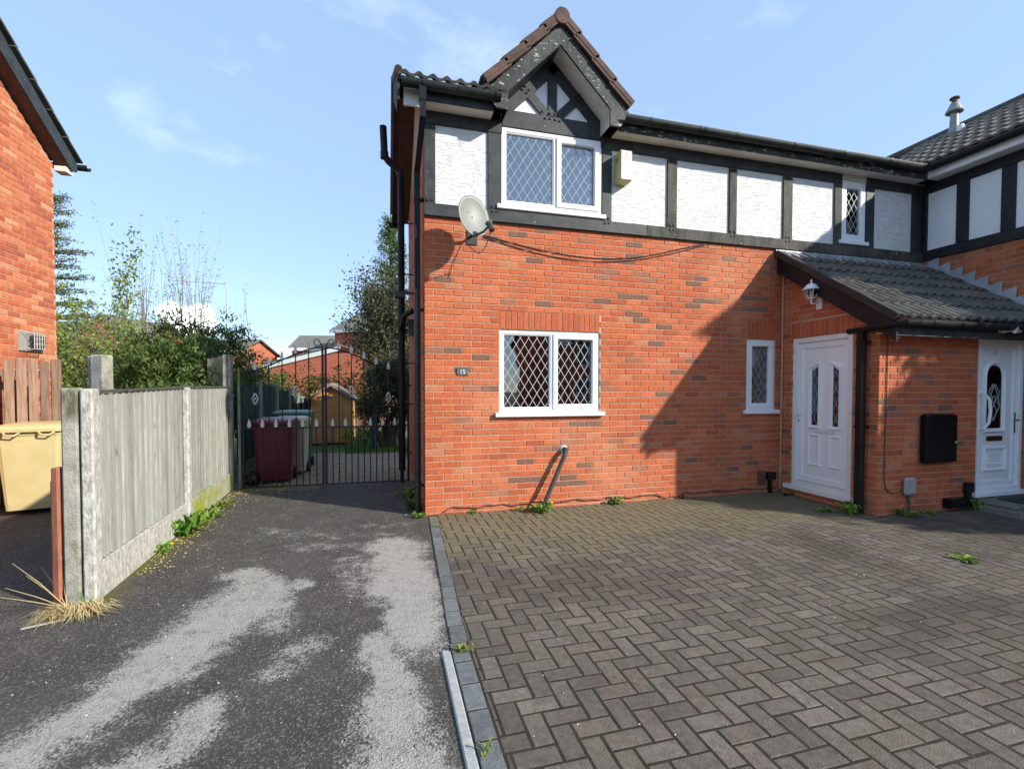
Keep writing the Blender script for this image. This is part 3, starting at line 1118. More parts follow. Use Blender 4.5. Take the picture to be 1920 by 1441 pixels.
def driveway():
    nx, ny = 92, 230
    vs, pa, mo = [], [], []
    for j in range(ny + 1):
        y = -4.6 + 6.85 * j / ny
        e = edge_x(min(y, 0)) if y < 0 else 0.03
        for i in range(nx + 1):
            x = -2.75 + (e + .012 + 2.75) * i / nx
            vs.append((x, y, .003 * vnoise(x * .7, y * .6)))
            pa.append(patch_at(x, y))
            mo.append(moss_at(x, y))
    fs = [(j * (nx + 1) + i, j * (nx + 1) + i + 1, (j + 1) * (nx + 1) + i + 1, (j + 1) * (nx + 1) + i) for j in range(ny) for i in range(nx)]
    me = bpy.data.meshes.new('driveway')
    me.from_pydata(vs, [], fs)
    for n_, d_ in (('patch', pa), ('moss', mo)):
        a = me.attributes.new(n_, 'FLOAT', 'POINT')
        a.data.foreach_set('value', d_)
    link('driveway', me, 'tarmac', None, Vector((0, 0, 0)), kind='structure')


driveway()
ny_ = MB()
ny_.add([(-14, -14, -.006), (-2.752, -14, -.006), (-2.752, 2.25, -.006), (-14, 2.25, -.006)], [(0, 1, 2, 3)])
nyard = ny_.build('neighbour_drive', 'tarmac', kind='structure')
rd = MB()
rd.add([(-2.752, -14, -.008), (30, -14, -.008), (30, -4.55, -.008), (-2.752, -4.55, -.008)], [(0, 1, 2, 3)])
rd.build('road', 'tarmac', kind='structure')

# gravel yard, lawn strip and soil behind the gate
sheet('gravel_yard', -2.75, 0.0, 2.25, 6.2, -0.012, 'gravel_bed')
sheet('lawn', -7.0, 9.0, 6.2, 14.0, -0.014, 'lawn_soil')
sheet('neighbour_garden', -14, -2.752, 2.25, 6.2, -0.016, 'lawn_soil')

# block paving
pv = MB()
pv.add([(-.10, -4.55, .0066), (8.4, -4.55, .0066), (8.4, .02, .0066), (.046, .02, .0066), (-.083, -2.9, .0066)], [(0, 1, 2, 3, 4)])
paving = pv.build('block_paving', 'joint_sand', kind='structure')


def paver_geo(mb, x0, x1, y0, y1, dz, tilt=(0, 0)):
    c = .0035
    zt = .008 + dz
    tx, ty = tilt
    zz = lambda x, y: zt + tx * (x - (x0 + x1) / 2) + ty * (y - (y0 + y1) / 2)
    B = [(x0, y0), (x1, y0), (x1, y1), (x0, y1)]
    T = [(x0 + c, y0 + c), (x1 - c, y0 + c), (x1 - c, y1 - c), (x0 + c, y1 - c)]
    vs = [(x, y, -.02) for x, y in B] + [(x, y, zz(x, y) - c * .9) for x, y in B] + [(x, y, zz(x, y)) for x, y in T]
    fs = [(8, 9, 10, 11)]
    for i in range(4):
        j = (i + 1) % 4
        fs += [(i, j, j + 4, i + 4), (i + 4, j + 4, j + 8, i + 8)]
    mb.add(vs, fs)


def make_paving():
    items = []
    g = .0052
    for k in range(-12, 36):
        for i in range(-2, 85):
            d = (i + k) % 4
            X, Y = .037 + .1 * i, -3.45 + .1 * k
            if d == 0:
                r = [X, X + .2, Y, Y + .1]
            elif d == 2:
                r = [X, X + .1, Y, Y + .2]
            else:
                continue
            r[0] = max(r[0], edge_x(min(r[2], 0)) + .105)
            r[3] = min(r[3], -.002)
            r[2] = max(r[2], -4.5)
            if r[0] > 5.06 and r[3] > -1.40:
                if r[2] > -1.42: continue
                r[3] = min(r[3], -1.40)
            elif r[1] > 5.08 and r[3] > -1.40:
                r[1] = min(r[1], 5.08)
            if r[0] > 6.45 and r[3] > -1.75: continue
            if r[1] - r[0] < .02 or r[3] - r[2] < .02 or r[0] > 8.2: continue
            c = Vector(((r[0] + r[1]) / 2, (r[2] + r[3]) / 2, 0)) - CAM
            dz_ = c.dot(_f)
            if dz_ < .3: continue
            px = 960 + 884 * c.dot(_r) / dz_
            py = 752 - 884 * c.dot(_u) / dz_
            vis = -60 < px < 1980 and py < 1500
            area = (r[1] - r[0]) * (r[3] - r[2]) / dz_ ** 3
            items.append((-area if vis else 0, r))
    items.sort(key=lambda q: q[0])
    shared = {}
    for n_, (sc, r) in enumerate(items[:300]):
        x0, x1, y0, y1 = r[0] + g, r[1] - g, r[2] + g, r[3] - g
        w, h = round(x1 - x0, 3), round(y1 - y0, 3)
        if (w, h) not in shared:
            mb = MB()
            paver_geo(mb, -w / 2, w / 2, -h / 2, h / 2, 0)
            shared[(w, h)] = mesh_of(mb, 'paver', 'paver')
        M = Matrix.Translation(((x0 + x1) / 2 + random.uniform(-.001, .001), (y0 + y1) / 2 + random.uniform(-.001, .001), random.uniform(-.0008, .0016)))
        M = M @ Matrix.Rotation(random.uniform(-.010, .010), 4, 'Z') @ Matrix.Rotation(random.uniform(-.006, .006), 4, 'X') @ Matrix.Rotation(random.uniform(-.006, .006), 4, 'Y')
        inst('paver', shared[(w, h)], M, paving)
    mb = MB()
    for sc, r in items[300:]:
        mb.cur = random.random() + .001
        paver_geo(mb, r[0] + g, r[1] - g, r[2] + g, r[3] - g, random.uniform(-.0006, .0014), (random.uniform(-.006, .006), random.uniform(-.006, .006)))
    mb.build('paver_field', 'paver', paving, kind='stuff')
    # edging setts
    y = -.06
    mb0 = MB()
    paver_geo(mb0, 0, .096, -.095, .095, 0)
    me = mesh_of(mb0, 'edging_sett', 'sett_blue')
    while y > -4.5:
        M = Matrix.Translation((edge_x(y) + .004 + random.uniform(-.003, .003), y - .1, random.uniform(.0005, .003))) @ Matrix.Rotation(-.04 if y > -2.8 else random.uniform(-.01, .01), 4, 'Z')
        inst('edging_sett', me, M, paving)
        y -= .2
    k = MB()
    pts = [(-.145, -2.93), (-.098, -2.93), (-.098, -4.5), (-.148, -4.5)]
    k.cbox(-.148, -.099, -4.5, -2.93, -.05, .014, .006)
    k.build('kerb_strip', 'kerb_stone', paving)


make_paving()

# ================================================================== HOUSE 15
H15 = thing('brick_house', (0, 0, 0), 'red brick house with black and white timbered upper floor and small gable', 'house')
holes15 = [(.893, 2.217, 1.15, 2.2125), (4.478, 4.967, 1.145, 2.1975)]
brick_wall(FA, .0, 5.072, .0, 3.49, holes15, H15, 'front_wall', 240, phase=.1125,
           soldiers=[(.893, 2.217, 2.2125, 2.4375), (4.478, 4.967, 2.1975, 2.4375)])
brick_wall(FP, .004, 1.368, .0, 3.30, [(.205, 1.078, .10, 2.19)], H15, 'porch_side_wall', 60, phase=.06,
           soldiers=[(.15, 1.11, 2.19, 2.415)], clip=lambda a, b, z: (a, min(b, (3.30 - z) / .687)),
           core_z1=2.36, core_poly=[(.012, 2.36), (1.362, 2.36), (.012, 3.29)])
# seal behind the sloping top of the porch side wall is the roof itself
sw = brick_wall(FS, .022, 3.7, -.02, 4.78, [], H15, 'side_wall', 0, phase=.04)
gb = MB(FS)
gb.prism([(.0, 4.76), (3.7, 4.80), (1.85, 5.86)], -.1, -.012)
gb.build('side_gable', 'mortar', H15)
ms = MB()
ms.tube([(5.068, -.017, .06), (5.068, -.017, 3.3)], .014, 6)
ms.build('mastic_joint', 'mortar_pale', H15)
bw = MB()
bw.box(0.11, 9.0, 3.60, 3.69, 0, 4.8)
bw.build('back_wall', 'far_brick', H15)

# timbered band
BAND = dict(z0=3.63, z1=4.53)
bk = MB(FA)
for r in sub_rects(.03, 7.75, 3.50, 4.66, [(.91, 2.215, 3.68, 4.62), (6.105, 6.55, 3.66, 4.59)]):
    bk.box(r[0], r[1], -.12, -.012, r[2], r[3])
bk.build('upper_wall', 'mortar_pale', H15)
for a0, a1, m_ in ((.127, .746, 'white_render'), (2.36, 3.167, 'white_render'), (3.312, 4.134, 'white_render'), (4.256, 5.042, 'white_render'),
                   (5.202, 5.965, 'white_render'), (6.73, 7.50, 'white_render')):
    p = MB(FA)
    p.box(a0 - .02, a1 + .02, -.012, .006, 3.62, 4.54)
    p.build('render_panel', m_, H15)
T = []


def timber(name, fr, a0, a1, z0, z1, b0, b1, mat, parent=None):
    mb = MB(fr)
    mb.cbox(a0, a1, b0, b1, z0, z1, .005)
    return mb.build(name, mat, parent or H15)


timber('sill_beam', FA, -.005, 2.86, 3.485, 3.628, -.01, .040, 'black_timber')
timber('sill_beam', FA, 2.862, 7.75, 3.485, 3.630, -.01, .038, 'weathered_timber')
timber('head_beam', FA, -.004, .918, 4.532, 4.69, -.01, .034, 'black_timber')
timber('head_beam', FA, 2.205, 6.098, 4.532, 4.69, -.01, .034, 'black_timber')
timber('head_beam', FA, 6.10, 6.56, 4.592, 4.69, -.01, .032, 'soffit')
timber('head_beam', FA, 6.562, 7.75, 4.532, 4.69, -.01, .034, 'black_timber')
bt = MB()
for a0, a1, m_ in ((-.003, .127, 'black_timber'), (.746, .905, 'black_timber'), (2.222, 2.36, 'black_timber'), (3.167, 3.312, 'weathered_timber'),
                   (4.134, 4.256, 'weathered_timber'), (5.042, 5.202, 'weathered_timber'), (5.965, 6.098, 'weathered_timber'),
                   (6.562, 6.73, 'black_timber'), (7.50, 7.748, 'neat_timber')):
    s_ = timber('stud', FA, a0, a1, 3.6285, 4.5315, -.01, .030, m_)
    c = (a0 + a1) / 2
    if a1 < 5.3:
        b = MB()
        for dz_ in ((3.66, 3.60) if a0 > 0 else (3.66,)):
            bolts(b, FA, [(c - .028, dz_, .03 if dz_ > 3.63 else .036), (c + .028, dz_ + .004, .03 if dz_ > 3.63 else .036)])
        if a0 > 3:
            bolts(b, FA, [(c - .028, 4.50, .03), (c + .028, 4.495, .03)])
        b.build('bolt', 'bolt', s_)

# windows of 15
window(FA, .895, 2.215, 1.205, 2.2115, H15, [(.945, 1.555, False), (1.605, 2.165, True)], da=.108, dz=.172)
window(FA, 4.480, 4.965, 1.20, 2.196, H15, [(4.53, 4.915, True)], sill_over=.05, interior='net', da=.10, dz=.16, lead_w=.006, lead='leading_grey')
window(FA, .912, 2.213, 3.70, 4.617, H15, [(.962, 1.575, False), (1.625, 2.163, True)], glass='glass_coated', interior='net', depth=.012, da=.108, dz=.168, lead_w=.007, lead='leading_grey')
window(FA, 6.107, 6.548, 3.705, 4.587, H15, [(6.157, 6.498, False)], interior='net', depth=.012, da=.10, dz=.16, fw=.09)

# gable
gw = MB(FA)
gw.prism([(.915, 4.66), (2.195, 4.66), (2.195, 4.86), (1.555, 5.50), (.915, 4.86)], -.08, .006)
gable = gw.build('gable_panel', 'smooth_render', H15)
timber('tie_beam', FA, .92, 2.19, 4.62, 4.826, 0, .036, 'black_timber')


def board(name, p, q, w, b0, b1, mat, parent, fr=FA, ends=None):
    """flat board from p to q (a,z), width w"""
    p, q = Vector(p), Vector(q)
    d = (q - p).normalized()
    n_ = Vector((-d.y, d.x)) * w / 2
    mb = MB(fr)
    mb.prism([tuple(p + n_), tuple(p - n_), tuple(q - n_), tuple(q + n_)], b0, b1)
    return mb.build(name, mat, parent)


for sg in (-1, 1):
    X = lambda x: 1.555 + sg * x
    board('gable_rafter', (X(.64), 4.79), (X(-.02), 5.45), .15, .001, .034, 'black_timber', H15)
    st = board('strut', (X(.075), 4.835), (X(.40), 5.16), .105, .002, .031, 'black_timber', H15)
    b = MB()
    bolts(b, FA, [(X(.33), 5.06, .033), (X(.30), 5.10, .033), (X(.385), 5.09, .036), (X(.35), 5.135, .036), (X(.13), 4.87, .031)])
    b.build('bolt', 'bolt', st)
    # barge board with boxed foot
    mb = MB(FA)
    poly = [(X(0), 5.735), (X(0), 5.50), (X(.637), 4.863), (X(.637), 4.665), (X(.77), 4.665), (X(.90), 4.835)]
    mb.prism(poly if sg < 0 else poly[::-1], .285, .312)
    mb.build('barge_board', 'peeling_timber', H15)
    # soffit of the gable overhang and its upright cheek
    mb = MB(FA)
    mb.add([(X(0), .0, 5.502), (X(0), .286, 5.502), (X(.637), .286, 4.865), (X(.637), 0, 4.865)], [(0, 1, 2, 3)])
    mb.add([(X(.637), .0, 4.865), (X(.637), .286, 4.865), (X(.637), .286, 4.665), (X(.637), 0, 4.665)], [(0, 1, 2, 3)])
    mb.build('gable_soffit', 'soffit' if sg > 0 else 'neat_timber', H15)
kp = timber('king_post', FA, 1.497, 1.613, 4.827, 5.38, .001, .0335, 'black_timber')
b = MB()
bolts(b, FA, [(1.52, 4.86, .034), (1.59, 4.86, .034), (1.46, 4.79, .036), (1.52, 4.795, .036), (1.59, 4.79, .036), (1.65, 4.785, .036)])
b.build('bolt', 'bolt', kp)
# gable roof
SQ = math.sqrt(.5)
for sg in (-1, 1):
    fr = Fr((1.555 + sg * .985, -.355, 4.86), (0, 1, 0), (-sg * SQ, 0, SQ), (sg * SQ, 0, SQ))
    mb = MB()
    v = [fr.p(.03, .11, .0), fr.p(1.9, .11, .0), fr.p(1.9, 1.41, .0), fr.p(.03, 1.41, .0)]
    v2 = [fr.p(.03, .11, .025), fr.p(1.9, .11, .025), fr.p(1.9, 1.41, .025), fr.p(.03, 1.41, .025)]
    mb.add([tuple(q) for q in v + v2], [(0, 1, 2, 3), (4, 5, 6, 7), (0, 1, 5, 4), (1, 2, 6, 5), (2, 3, 7, 6), (3, 0, 4, 7)])
    gr = mb.build('gable_roof', 'roof_tile', H15)
    for k in range(4):
        mb = MB()
        f2 = Fr(fr.p(0, .325 * k + .105, .01), (0, 1, 0), fr.b * math.cos(.06) + fr.z * -math.sin(.06), fr.z * math.cos(.06) + fr.b * math.sin(.06))
        mb.cbox(.0, .055, 0, .37, -.030, .045, .008, f2)
        mb.box(.004, .050, 0.0, .37, -.06, -.0305, f2)
        mb.build('verge_tile', 'verge_clay', gr)
        mb = MB()
        for j in range(5):
            mb.box(.05 + .32 * j, .36 + .32 * j, 0, .36, .028, .055, f2)
        mb.build('tile_course', 'roof_tile', gr)
rt = MB()
rt.tube([(1.555, -.362, 5.80), (1.555, -.02, 5.802)], [.092, .095], 14)
rt.build('ridge_tile', 'verge_clay', H15, smooth=False)
rt = MB()
rt.tube([(1.555, -.025, 5.80), (1.555, 1.45, 5.80)], [.09, .09], 14)
rt.build('ridge_tile', 'roof_tile', H15)

# main roof (30 degrees)
TP = .577
fr = Fr((-.30, -.275, 4.845), (1, 0, 0), (0, math.cos(math.atan(TP)), math.sin(math.atan(TP))), (0, -math.sin(math.atan(TP)), math.cos(math.atan(TP))))
RL = 2.1 / math.cos(math.atan(TP))
mb = MB(fr)
mb.box(0, 1.04, 0, RL, -.02, .012)
mb.box(1.04, 2.66, .85, RL, -.02, .012)
mb.box(2.66, 9.7, 0, RL, -.02, .012)
roof15 = mb.build('roof', 'roof_tile', H15)
mb = MB()
mb.add([(-.30, 1.825, 6.06), (9.4, 1.825, 6.06), (9.4, 3.90, 4.84), (-.30, 3.90, 4.84)], [(0, 1, 2, 3)])
mb.build('back_roof', 'roof_tile', H15)
tm = tile_mesh(.3, .33, 'roof_tile')
for a in [i * .3 for i in range(25)]:
    if .85 < a - .3 + .15 < 2.35 and not (a - .3 < .55 or a - .3 > 2.25):
        continue
    if a > 1.2: break
    inst('tile', tm, fr.m(a, -.035, .012), roof15)
rg = MB()
rg.tube([(-.30, 1.82, 6.07), (9.4, 1.82, 6.07)], .10, 12)
rg.build('ridge_tile', 'roof_tile', roof15)

# eaves
for x0, x1 in ((-.06, .775), (2.34, 7.62)):
    mb = MB()
    mb.box(x0, x1 + (.1 if x1 > 3 else 0), -.225, -.034, 4.672, 4.684)
    mb.build('soffit', 'soffit', H15)
    mb = MB()
    mb.cbox(x0 - .0, x1 - (.10 if x1 > 3 else 0), -.248, -.226, 4.655, 4.83, .004)
    mb.build('fascia', 'peeling_timber' if x1 > 3 else 'black_timber', H15)
gutter([(-.26, -.312, 4.79), (.83, -.312, 4.79)], .062, 'gutter', H15)
gutter([(2.37, -.312, 4.79), (7.40, -.312, 4.79)], .062, 'gutter', H15)
for x in (-.02, .36, .78, 2.72, 3.42, 3.50, 3.98, 4.9, 5.75, 6.6, 7.25, 7.33):
    union_clip((x, -.312, 4.79), (1, 0, 0), .062, H15)
# boxed end at the corner, verge of the side gable
mb = MB()
mb.cbox(-.235, -.062, -.20, -.17, 4.60, 4.80, .004)
mb.build('box_end', 'upvc_aged', H15)
mb = MB()
mb.prism([(-.25, 4.62), (.0, 4.62), (1.83, 5.80), (3.72, 4.56), (3.88, 4.60), (3.88, 4.80), (1.83, 6.05), (-.25, 4.83)], 0, .028, Fr((-.275, 0, 0), (0, 1, 0), (-1, 0, 0)))
mb.build('barge_board', 'dark_verge', H15)
mb = MB()
for y0, z0, y1, z1 in ((-.2, 4.66, 1.83, 5.84), (1.83, 5.84, 3.75, 4.64)):
    mb.add([(-.275, y0, z0), (.0, y0, z0), (.0, y1, z1), (-.275, y1, z1)], [(0, 1, 2, 3)])
mb.build('verge_soffit', 'verge_clay', H15)
for sy, ey, sz, ez in ((-.32, 1.82, 4.87, 6.10), (3.92, 1.82, 4.86, 6.10)):
    for k in range(7):
        t0, t1 = k / 7, (k + 1.15) / 7
        mb = MB()
        mb.tube([(-.292, sy + (ey - sy) * t0, sz + (ez - sz) * t0 + .02), (-.292, sy + (ey - sy) * t1, sz + (ez - sz) * t1)], .045, 8)
        mb.build('verge_tile', 'verge_clay', H15)
mb = MB()
mb.cbox(-.36, -.10, 3.88, 4.00, 4.62, 4.70, .01)
mb.build('rear_gutter', 'pipe_black', H15)


def rect_pipe(mb, pts, w):
    for i in range(len(pts) - 1):
        p, q = Vector(pts[i]), Vector(pts[i + 1])
        mb.tube([p, q], w, 4)


def clip_ring(p, r, to, parent, name='pipe_clip'):
    mb = MB()
    mb.tube([(p[0], p[1], p[2] - .012), (p[0], p[1], p[2] + .012)], r, 10)
    mb.tube([p, to], .010, 6)
    return mb.build(name, 'pipe_black', parent)


# front downpipe (square section) with swan neck
mb = MB()
mb.box(-.075, .0, -.355, -.275, 4.60, 4.745)
mb.box(-.068, -.007, -.348, -.282, 4.42, 4.60)
dp = mb.build('downpipe', 'pipe_black', H15)


def square_run(mb, p, q, w):
    p, q = Vector(p), Vector(q)
    d = (q - p).normalized()
    x = Vector((1, 0, 0)) if abs(d.x) < .9 else Vector((0, 1, 0))
    y = d.cross(x).normalized()
    x = y.cross(d).normalized()
    vs = []
    for o_ in (p, q):
        for i, j in ((-1, -1), (1, -1), (1, 1), (-1, 1)):
            vs.append(tuple(o_ + x * i * w + y * j * w))
    mb.add(vs, [(0, 1, 2, 3), (7, 6, 5, 4), (0, 4, 5, 1), (1, 5, 6, 2), (2, 6, 7, 3), (3, 7, 4, 0)])


mb = MB()
square_run(mb, (-.038, -.315, 4.44), (-.075, .10, 4.02), .032)
square_run(mb, (-.075, .10, 4.04), (-.075, .10, .02), .034)
mb.build('downpipe_run', 'pipe_black', H15)
for z in (3.70, 2.42, .35):
    mb = MB()
    mb.box(-.114, -.002, .062, .138, z - .014, z + .014)
    mb.build('pipe_clip', 'pipe_black', H15)
# soil pipe with branch and swan neck
PYY = 2.12
mb = MB()
mb.tube([(-.19, PYY, .20), (-.19, PYY, 4.80), (-.205, PYY, 4.88), (-.25, PYY, 4.94), (-.38, PYY, 5.04), (-.425, PYY, 5.10), (-.44, PYY, 5.20), (-.455, PYY, 5.56)], .054, 12)
mb.build('soil_pipe', 'pipe_black', H15)
mb = MB()
mb.tube([(-.19, PYY, .0), (-.19, PYY, .20)], .03, 10)
mb.build('soil_pipe_foot', 'pipe_black', H15)
for z in (4.86, 5.12, 2.45, .9):
    mb = MB()
    mb.tube([(-.19 if z < 5 else -.436, PYY, z - .05), (-.19 if z < 5 else -.438, PYY, z + .05)], .063, 12)
    mb.build('pipe_collar', 'pipe_black', H15)
mb = MB()
mb.tube([(-.19, PYY - .02, 2.42), (-.15, PYY - .22, 2.62), (-.03, PYY - .34, 2.68)], .042, 10)
mb.build('soil_branch', 'pipe_black', H15)
for z in (4.1, 3.3, 1.9, 1.25):
    clip_ring((-.19, PYY, z), .063, (.0, PYY, z), H15)
mb = MB(FS)
mb.prism([(1.85, 2.32), (2.02, 2.32), (1.99, 2.58)], .0, .09)
mb.build('extract_hood', 'dark_plastic', H15)
mb = MB(FS)
mb.cbox(.75, 1.05, .0, .05, .35, 1.28, .01)
mb.build('meter_cupboard', 'grey_plastic', H15)

# porch door of 15
d_ = MB(FP)
frame_ring(d_, .207, 1.076, .165, 2.188, .065, -.06, .012)
door = d_.build('front_door', 'upvc_aged', H15)
mb = MB(FP)
mb.cbox(.262, 1.02, -.075, -.03, .235, 2.125, .004)
mb.build('door_leaf', 'upvc', door)
mb = MB(FP)
frame_ring(mb, .268, 1.016, .24, 2.12, .085, -.03, -.012, c=.010)
mb.build('leaf_stile', 'upvc', door)
mb = MB(FP)
mb.cbox(.095, 1.115, -.03, .058, .100, .164, .006)
mb.build('threshold', 'upvc_aged', door)


def poly_ring(mb, outer, inner, b0, b1):
    n = len(outer)
    vs = [(x, b0, z) for x, z in outer] + [(x, b1, z) for x, z in [((o[0] * .55 + i[0] * .45), (o[1] * .55 + i[1] * .45)) for o, i in zip(outer, inner)]] + [(x, b0 + .001, z) for x, z in inner]
    fs = []
    for i in range(n):
        j = (i + 1) % n
        fs += [(i, j, n + j, n + i), (n + i, n + j, 2 * n + j, 2 * n + i)]
    mb.add(vs, fs)


for a0, a1, zl, zr in ((.425, .62, 1.80, 1.865), (.735, .915, 1.865, 1.80)):
    mb = MB(FP)
    poly_ring(mb, [(a0, .955), (a1, .955), (a1, zr), (a0, zl)], [(a0 + .055, 1.015), (a1 - .05, 1.015), (a1 - .05, zr - .075), (a0 + .055, zl - .06)], -.03, .004)
    mb.build('light_surround', 'upvc', door)
    mb = MB(FP)
    mb.prism([(a0 + .055, 1.015), (a1 - .05, 1.015), (a1 - .05, zr - .075), (a0 + .055, zl - .06)], -.028, -.026)
    mb.build('pane', 'glass', door)
    mb = MB(FP)
    lattice(mb, a0 + .055, a1 - .05, 1.015, min(zl, zr) - .07, .085, .20, .006, -.0255, -.024)
    mb.build('leading', 'leading_grey', door)
    mb = MB(FP)
    mb.prism([(a0 + .05, 1.01), (a1 - .045, 1.01), (a1 - .045, zr - .07), (a0 + .05, zl - .055)], -.0298, -.0292)
    mb.build('dark_backing', 'dark_room', door)
    mb = MB(FP)
    poly_ring(mb, [(a0, .465), (a1, .465), (a1, .895), (a0, .895)], [(a0 + .04, .505), (a1 - .04, .505), (a1 - .04, .855), (a0 + .04, .855)], -.03, -.010)
    mb.build('raised_panel', 'upvc', door)
mb = MB(FP)
mb.cbox(.515, .825, -.03, -.016, .915, .965, .006)
mb.build('letter_plate', 'upvc_aged', door)
mb = MB(FP)
mb.cbox(.292, .322, -.012, .0, 1.0, 1.24, .006)
mb.tube([(.307, .0, 1.15), (.307, .045, 1.15), (.335, .052, 1.15), (.42, .052, 1.148)], .009, 8)
mb.build('door_handle', 'upvc', door)
mb = MB(FP)
mb.tube([(.307, .0, 1.06), (.307, .006, 1.06)], .010, 8)
mb.build('keyhole', 'bolt', door)

# porch roof: 34.5 degrees, verge on the left
PT = .687
ca, sa = math.cos(math.atan(PT)), math.sin(math.atan(PT))
PR = Fr((4.965, -1.70, 2.275), (1, 0, 0), (0, ca, sa), (0, -sa, ca))
PL = 1.70 / ca
mb = MB(PR)
mb.box(.0, 2.77, 0, PL, -.02, -.0)
proof = mb.build('porch_roof', 'dark_verge', H15)
pt_ = tile_mesh(.30, .335, 'roof_tile')
for r in range(6):
    for i in range(10):
        a = .03 + .30 * i - (.0 if True else .15)
        if a > 2.75: continue
        inst('tile', pt_, PR.m(a, r * .335, -.002), proof)
for k in range(5):
    mb = MB(PR)
    mb.cbox(-.055, .035, .02 + k * .40, .02 + k * .40 + .41, -.045 + .004 * (k % 2), .040 + .004 * (k % 2), .008)
    mb.build('verge_tile', 'dark_verge', proof)
mb = MB(PR)
mb.prism([(.0, .0), (.06, .0), (.06, .05), (.0, .05)], 0, .01)
# barge board on the porch
mb = MB(Fr((4.985, 0, 0), (0, 1, 0), (-1, 0, 0)))
mb.prism([(-1.66, 2.02), (-1.66, 2.235), (-.015, 3.385), (-.015, 3.155), (-.25, 2.99)], .0, .025)
mb.build('porch_barge_board', 'pipe_black', H15)
mb = MB()
mb.add([(4.985, -1.62, 2.06), (5.09, -1.62, 2.06), (5.09, -.02, 3.17), (4.985, -.02, 3.17)], [(0, 1, 2, 3)])
mb.build('porch_verge_soffit', 'black_timber', H15)
# lead flashing at the head of the porch roof
mb = MB()
n = 40
vs, fs = [], []
for i in range(n + 1):
    x = 4.93 + (7.74 - 4.93) * i / n
    w_ = .012 * math.sin(i * 1.9) + .008 * math.sin(i * 4.3)
    vs += [(x, -.012, 3.50), (x, -.03, 3.455 + w_ * .3), (x, -.15, 3.385 + w_ * .4), (x, -.215 + w_, 3.325 + w_ * .5)]
for i in range(n):
    for k in range(3):
        a = i * 4 + k
        fs.append((a, a + 1, a + 5, a + 4))
mb.add(vs, fs)
mb.build('roof_flashing', 'lead', H15)

# porch gutter with its return to the downpipe
mb = MB()
mb.cbox(5.0, 7.74, -1.625, -1.60, 2.085, 2.245, .004)
mb.build('porch_fascia', 'black_timber', H15)
mb = MB()
mb.box(5.03, 7.74, -1.60, -1.392, 2.13, 2.142)
mb.build('porch_soffit', 'soffit', H15)
gutter([(5.20, -1.70, 2.235), (7.74, -1.70, 2.245)], .055, 'porch_gutter', H15)
gutter([(4.955, -1.12, 2.20), (4.955, -1.60, 2.215), (5.02, -1.70, 2.225), (5.21, -1.70, 2.235)], .052, 'gutter_return', H15, 'pipe_black')
for x in (5.42, 5.85, 6.6):
    union_clip((x, -1.70, 2.238), (1, 0, 0), .055, H15)
mb = MB()
square_run(mb, (4.99, -1.25, 2.20), (4.99, -1.25, .03), .036)
mb.build('porch_downpipe', 'pipe_black', H15)
for z in (2.05, 1.05):
    mb = MB()
    mb.box(4.95, 5.084, -1.295, -1.205, z - .012, z + .012)
    mb.build('pipe_clip', 'pipe_black', H15)

# ================================================================== HOUSE 17
H17 = thing('neighbouring_house', (7.75, -1.4, 0), 'adjoining red brick wing with neat black and white upper panels and white arched-glass door', 'house')
brick_wall(FQ, 5.085, 7.75, .0, 2.14, [(6.70, 7.515, .13, 2.14)], H17, 'porch_front_wall', 170, phase=5.085 + .06)
brick_wall(FW, .0, 2.75, 2.3, 3.54, [], H17, 'wing_wall', 120, phase=.03, mat='brick')
mb = MB(FW)
mb.box(.0, 2.75, -.1, -.012, 3.52, 4.68)
mb.build('upper_wall', 'mortar_pale', H17)
mb = MB()
mb.box(7.86, 11.2, -2.75, -2.65, 0, 4.7)
mb.box(11.1, 11.2, -2.65, 3.6, 0, 4.7)
mb.build('end_wall', 'far_brick', H17)
for a0, a1 in ((.09, .473), (.632, 1.0), (1.158, 1.53), (1.69, 2.06), (2.22, 2.6)):
    mb = MB(FW)
    mb.box(a0 - .01, a1 + .01, -.012, .008, 3.64, 4.535)
    mb.build('render_panel', 'smooth_render', H17)
for a0, a1 in ((.0, .09), (.473, .632), (1.0, 1.158), (1.53, 1.69), (2.06, 2.22), (2.6, 2.75)):
    timber('stud', FW, a0 + (.035 if a0 == 0 else 0), a1, 3.652, 4.525, -.01, .030, 'neat_timber', H17)
timber('sill_beam', FW, .042, 2.75, 3.50, 3.651, -.01, .036, 'neat_timber', H17)
timber('head_beam', FW, .042, 2.75, 4.526, 4.70, -.01, .034, 'neat_timber', H17)
mb = MB()
mb.box(7.50, 7.715, -2.9, -.06, 4.672, 4.685)
mb.build('soffit', 'upvc_aged', H17)
mb = MB()
mb.cbox(7.475, 7.50, -2.9, -.23, 4.66, 4.80, .006)
mb.build('fascia', 'upvc', H17)
gutter([(7.412, -.30, 4.80), (7.412, -2.9, 4.80)], .060, 'gutter', H17, 'pipe_black')
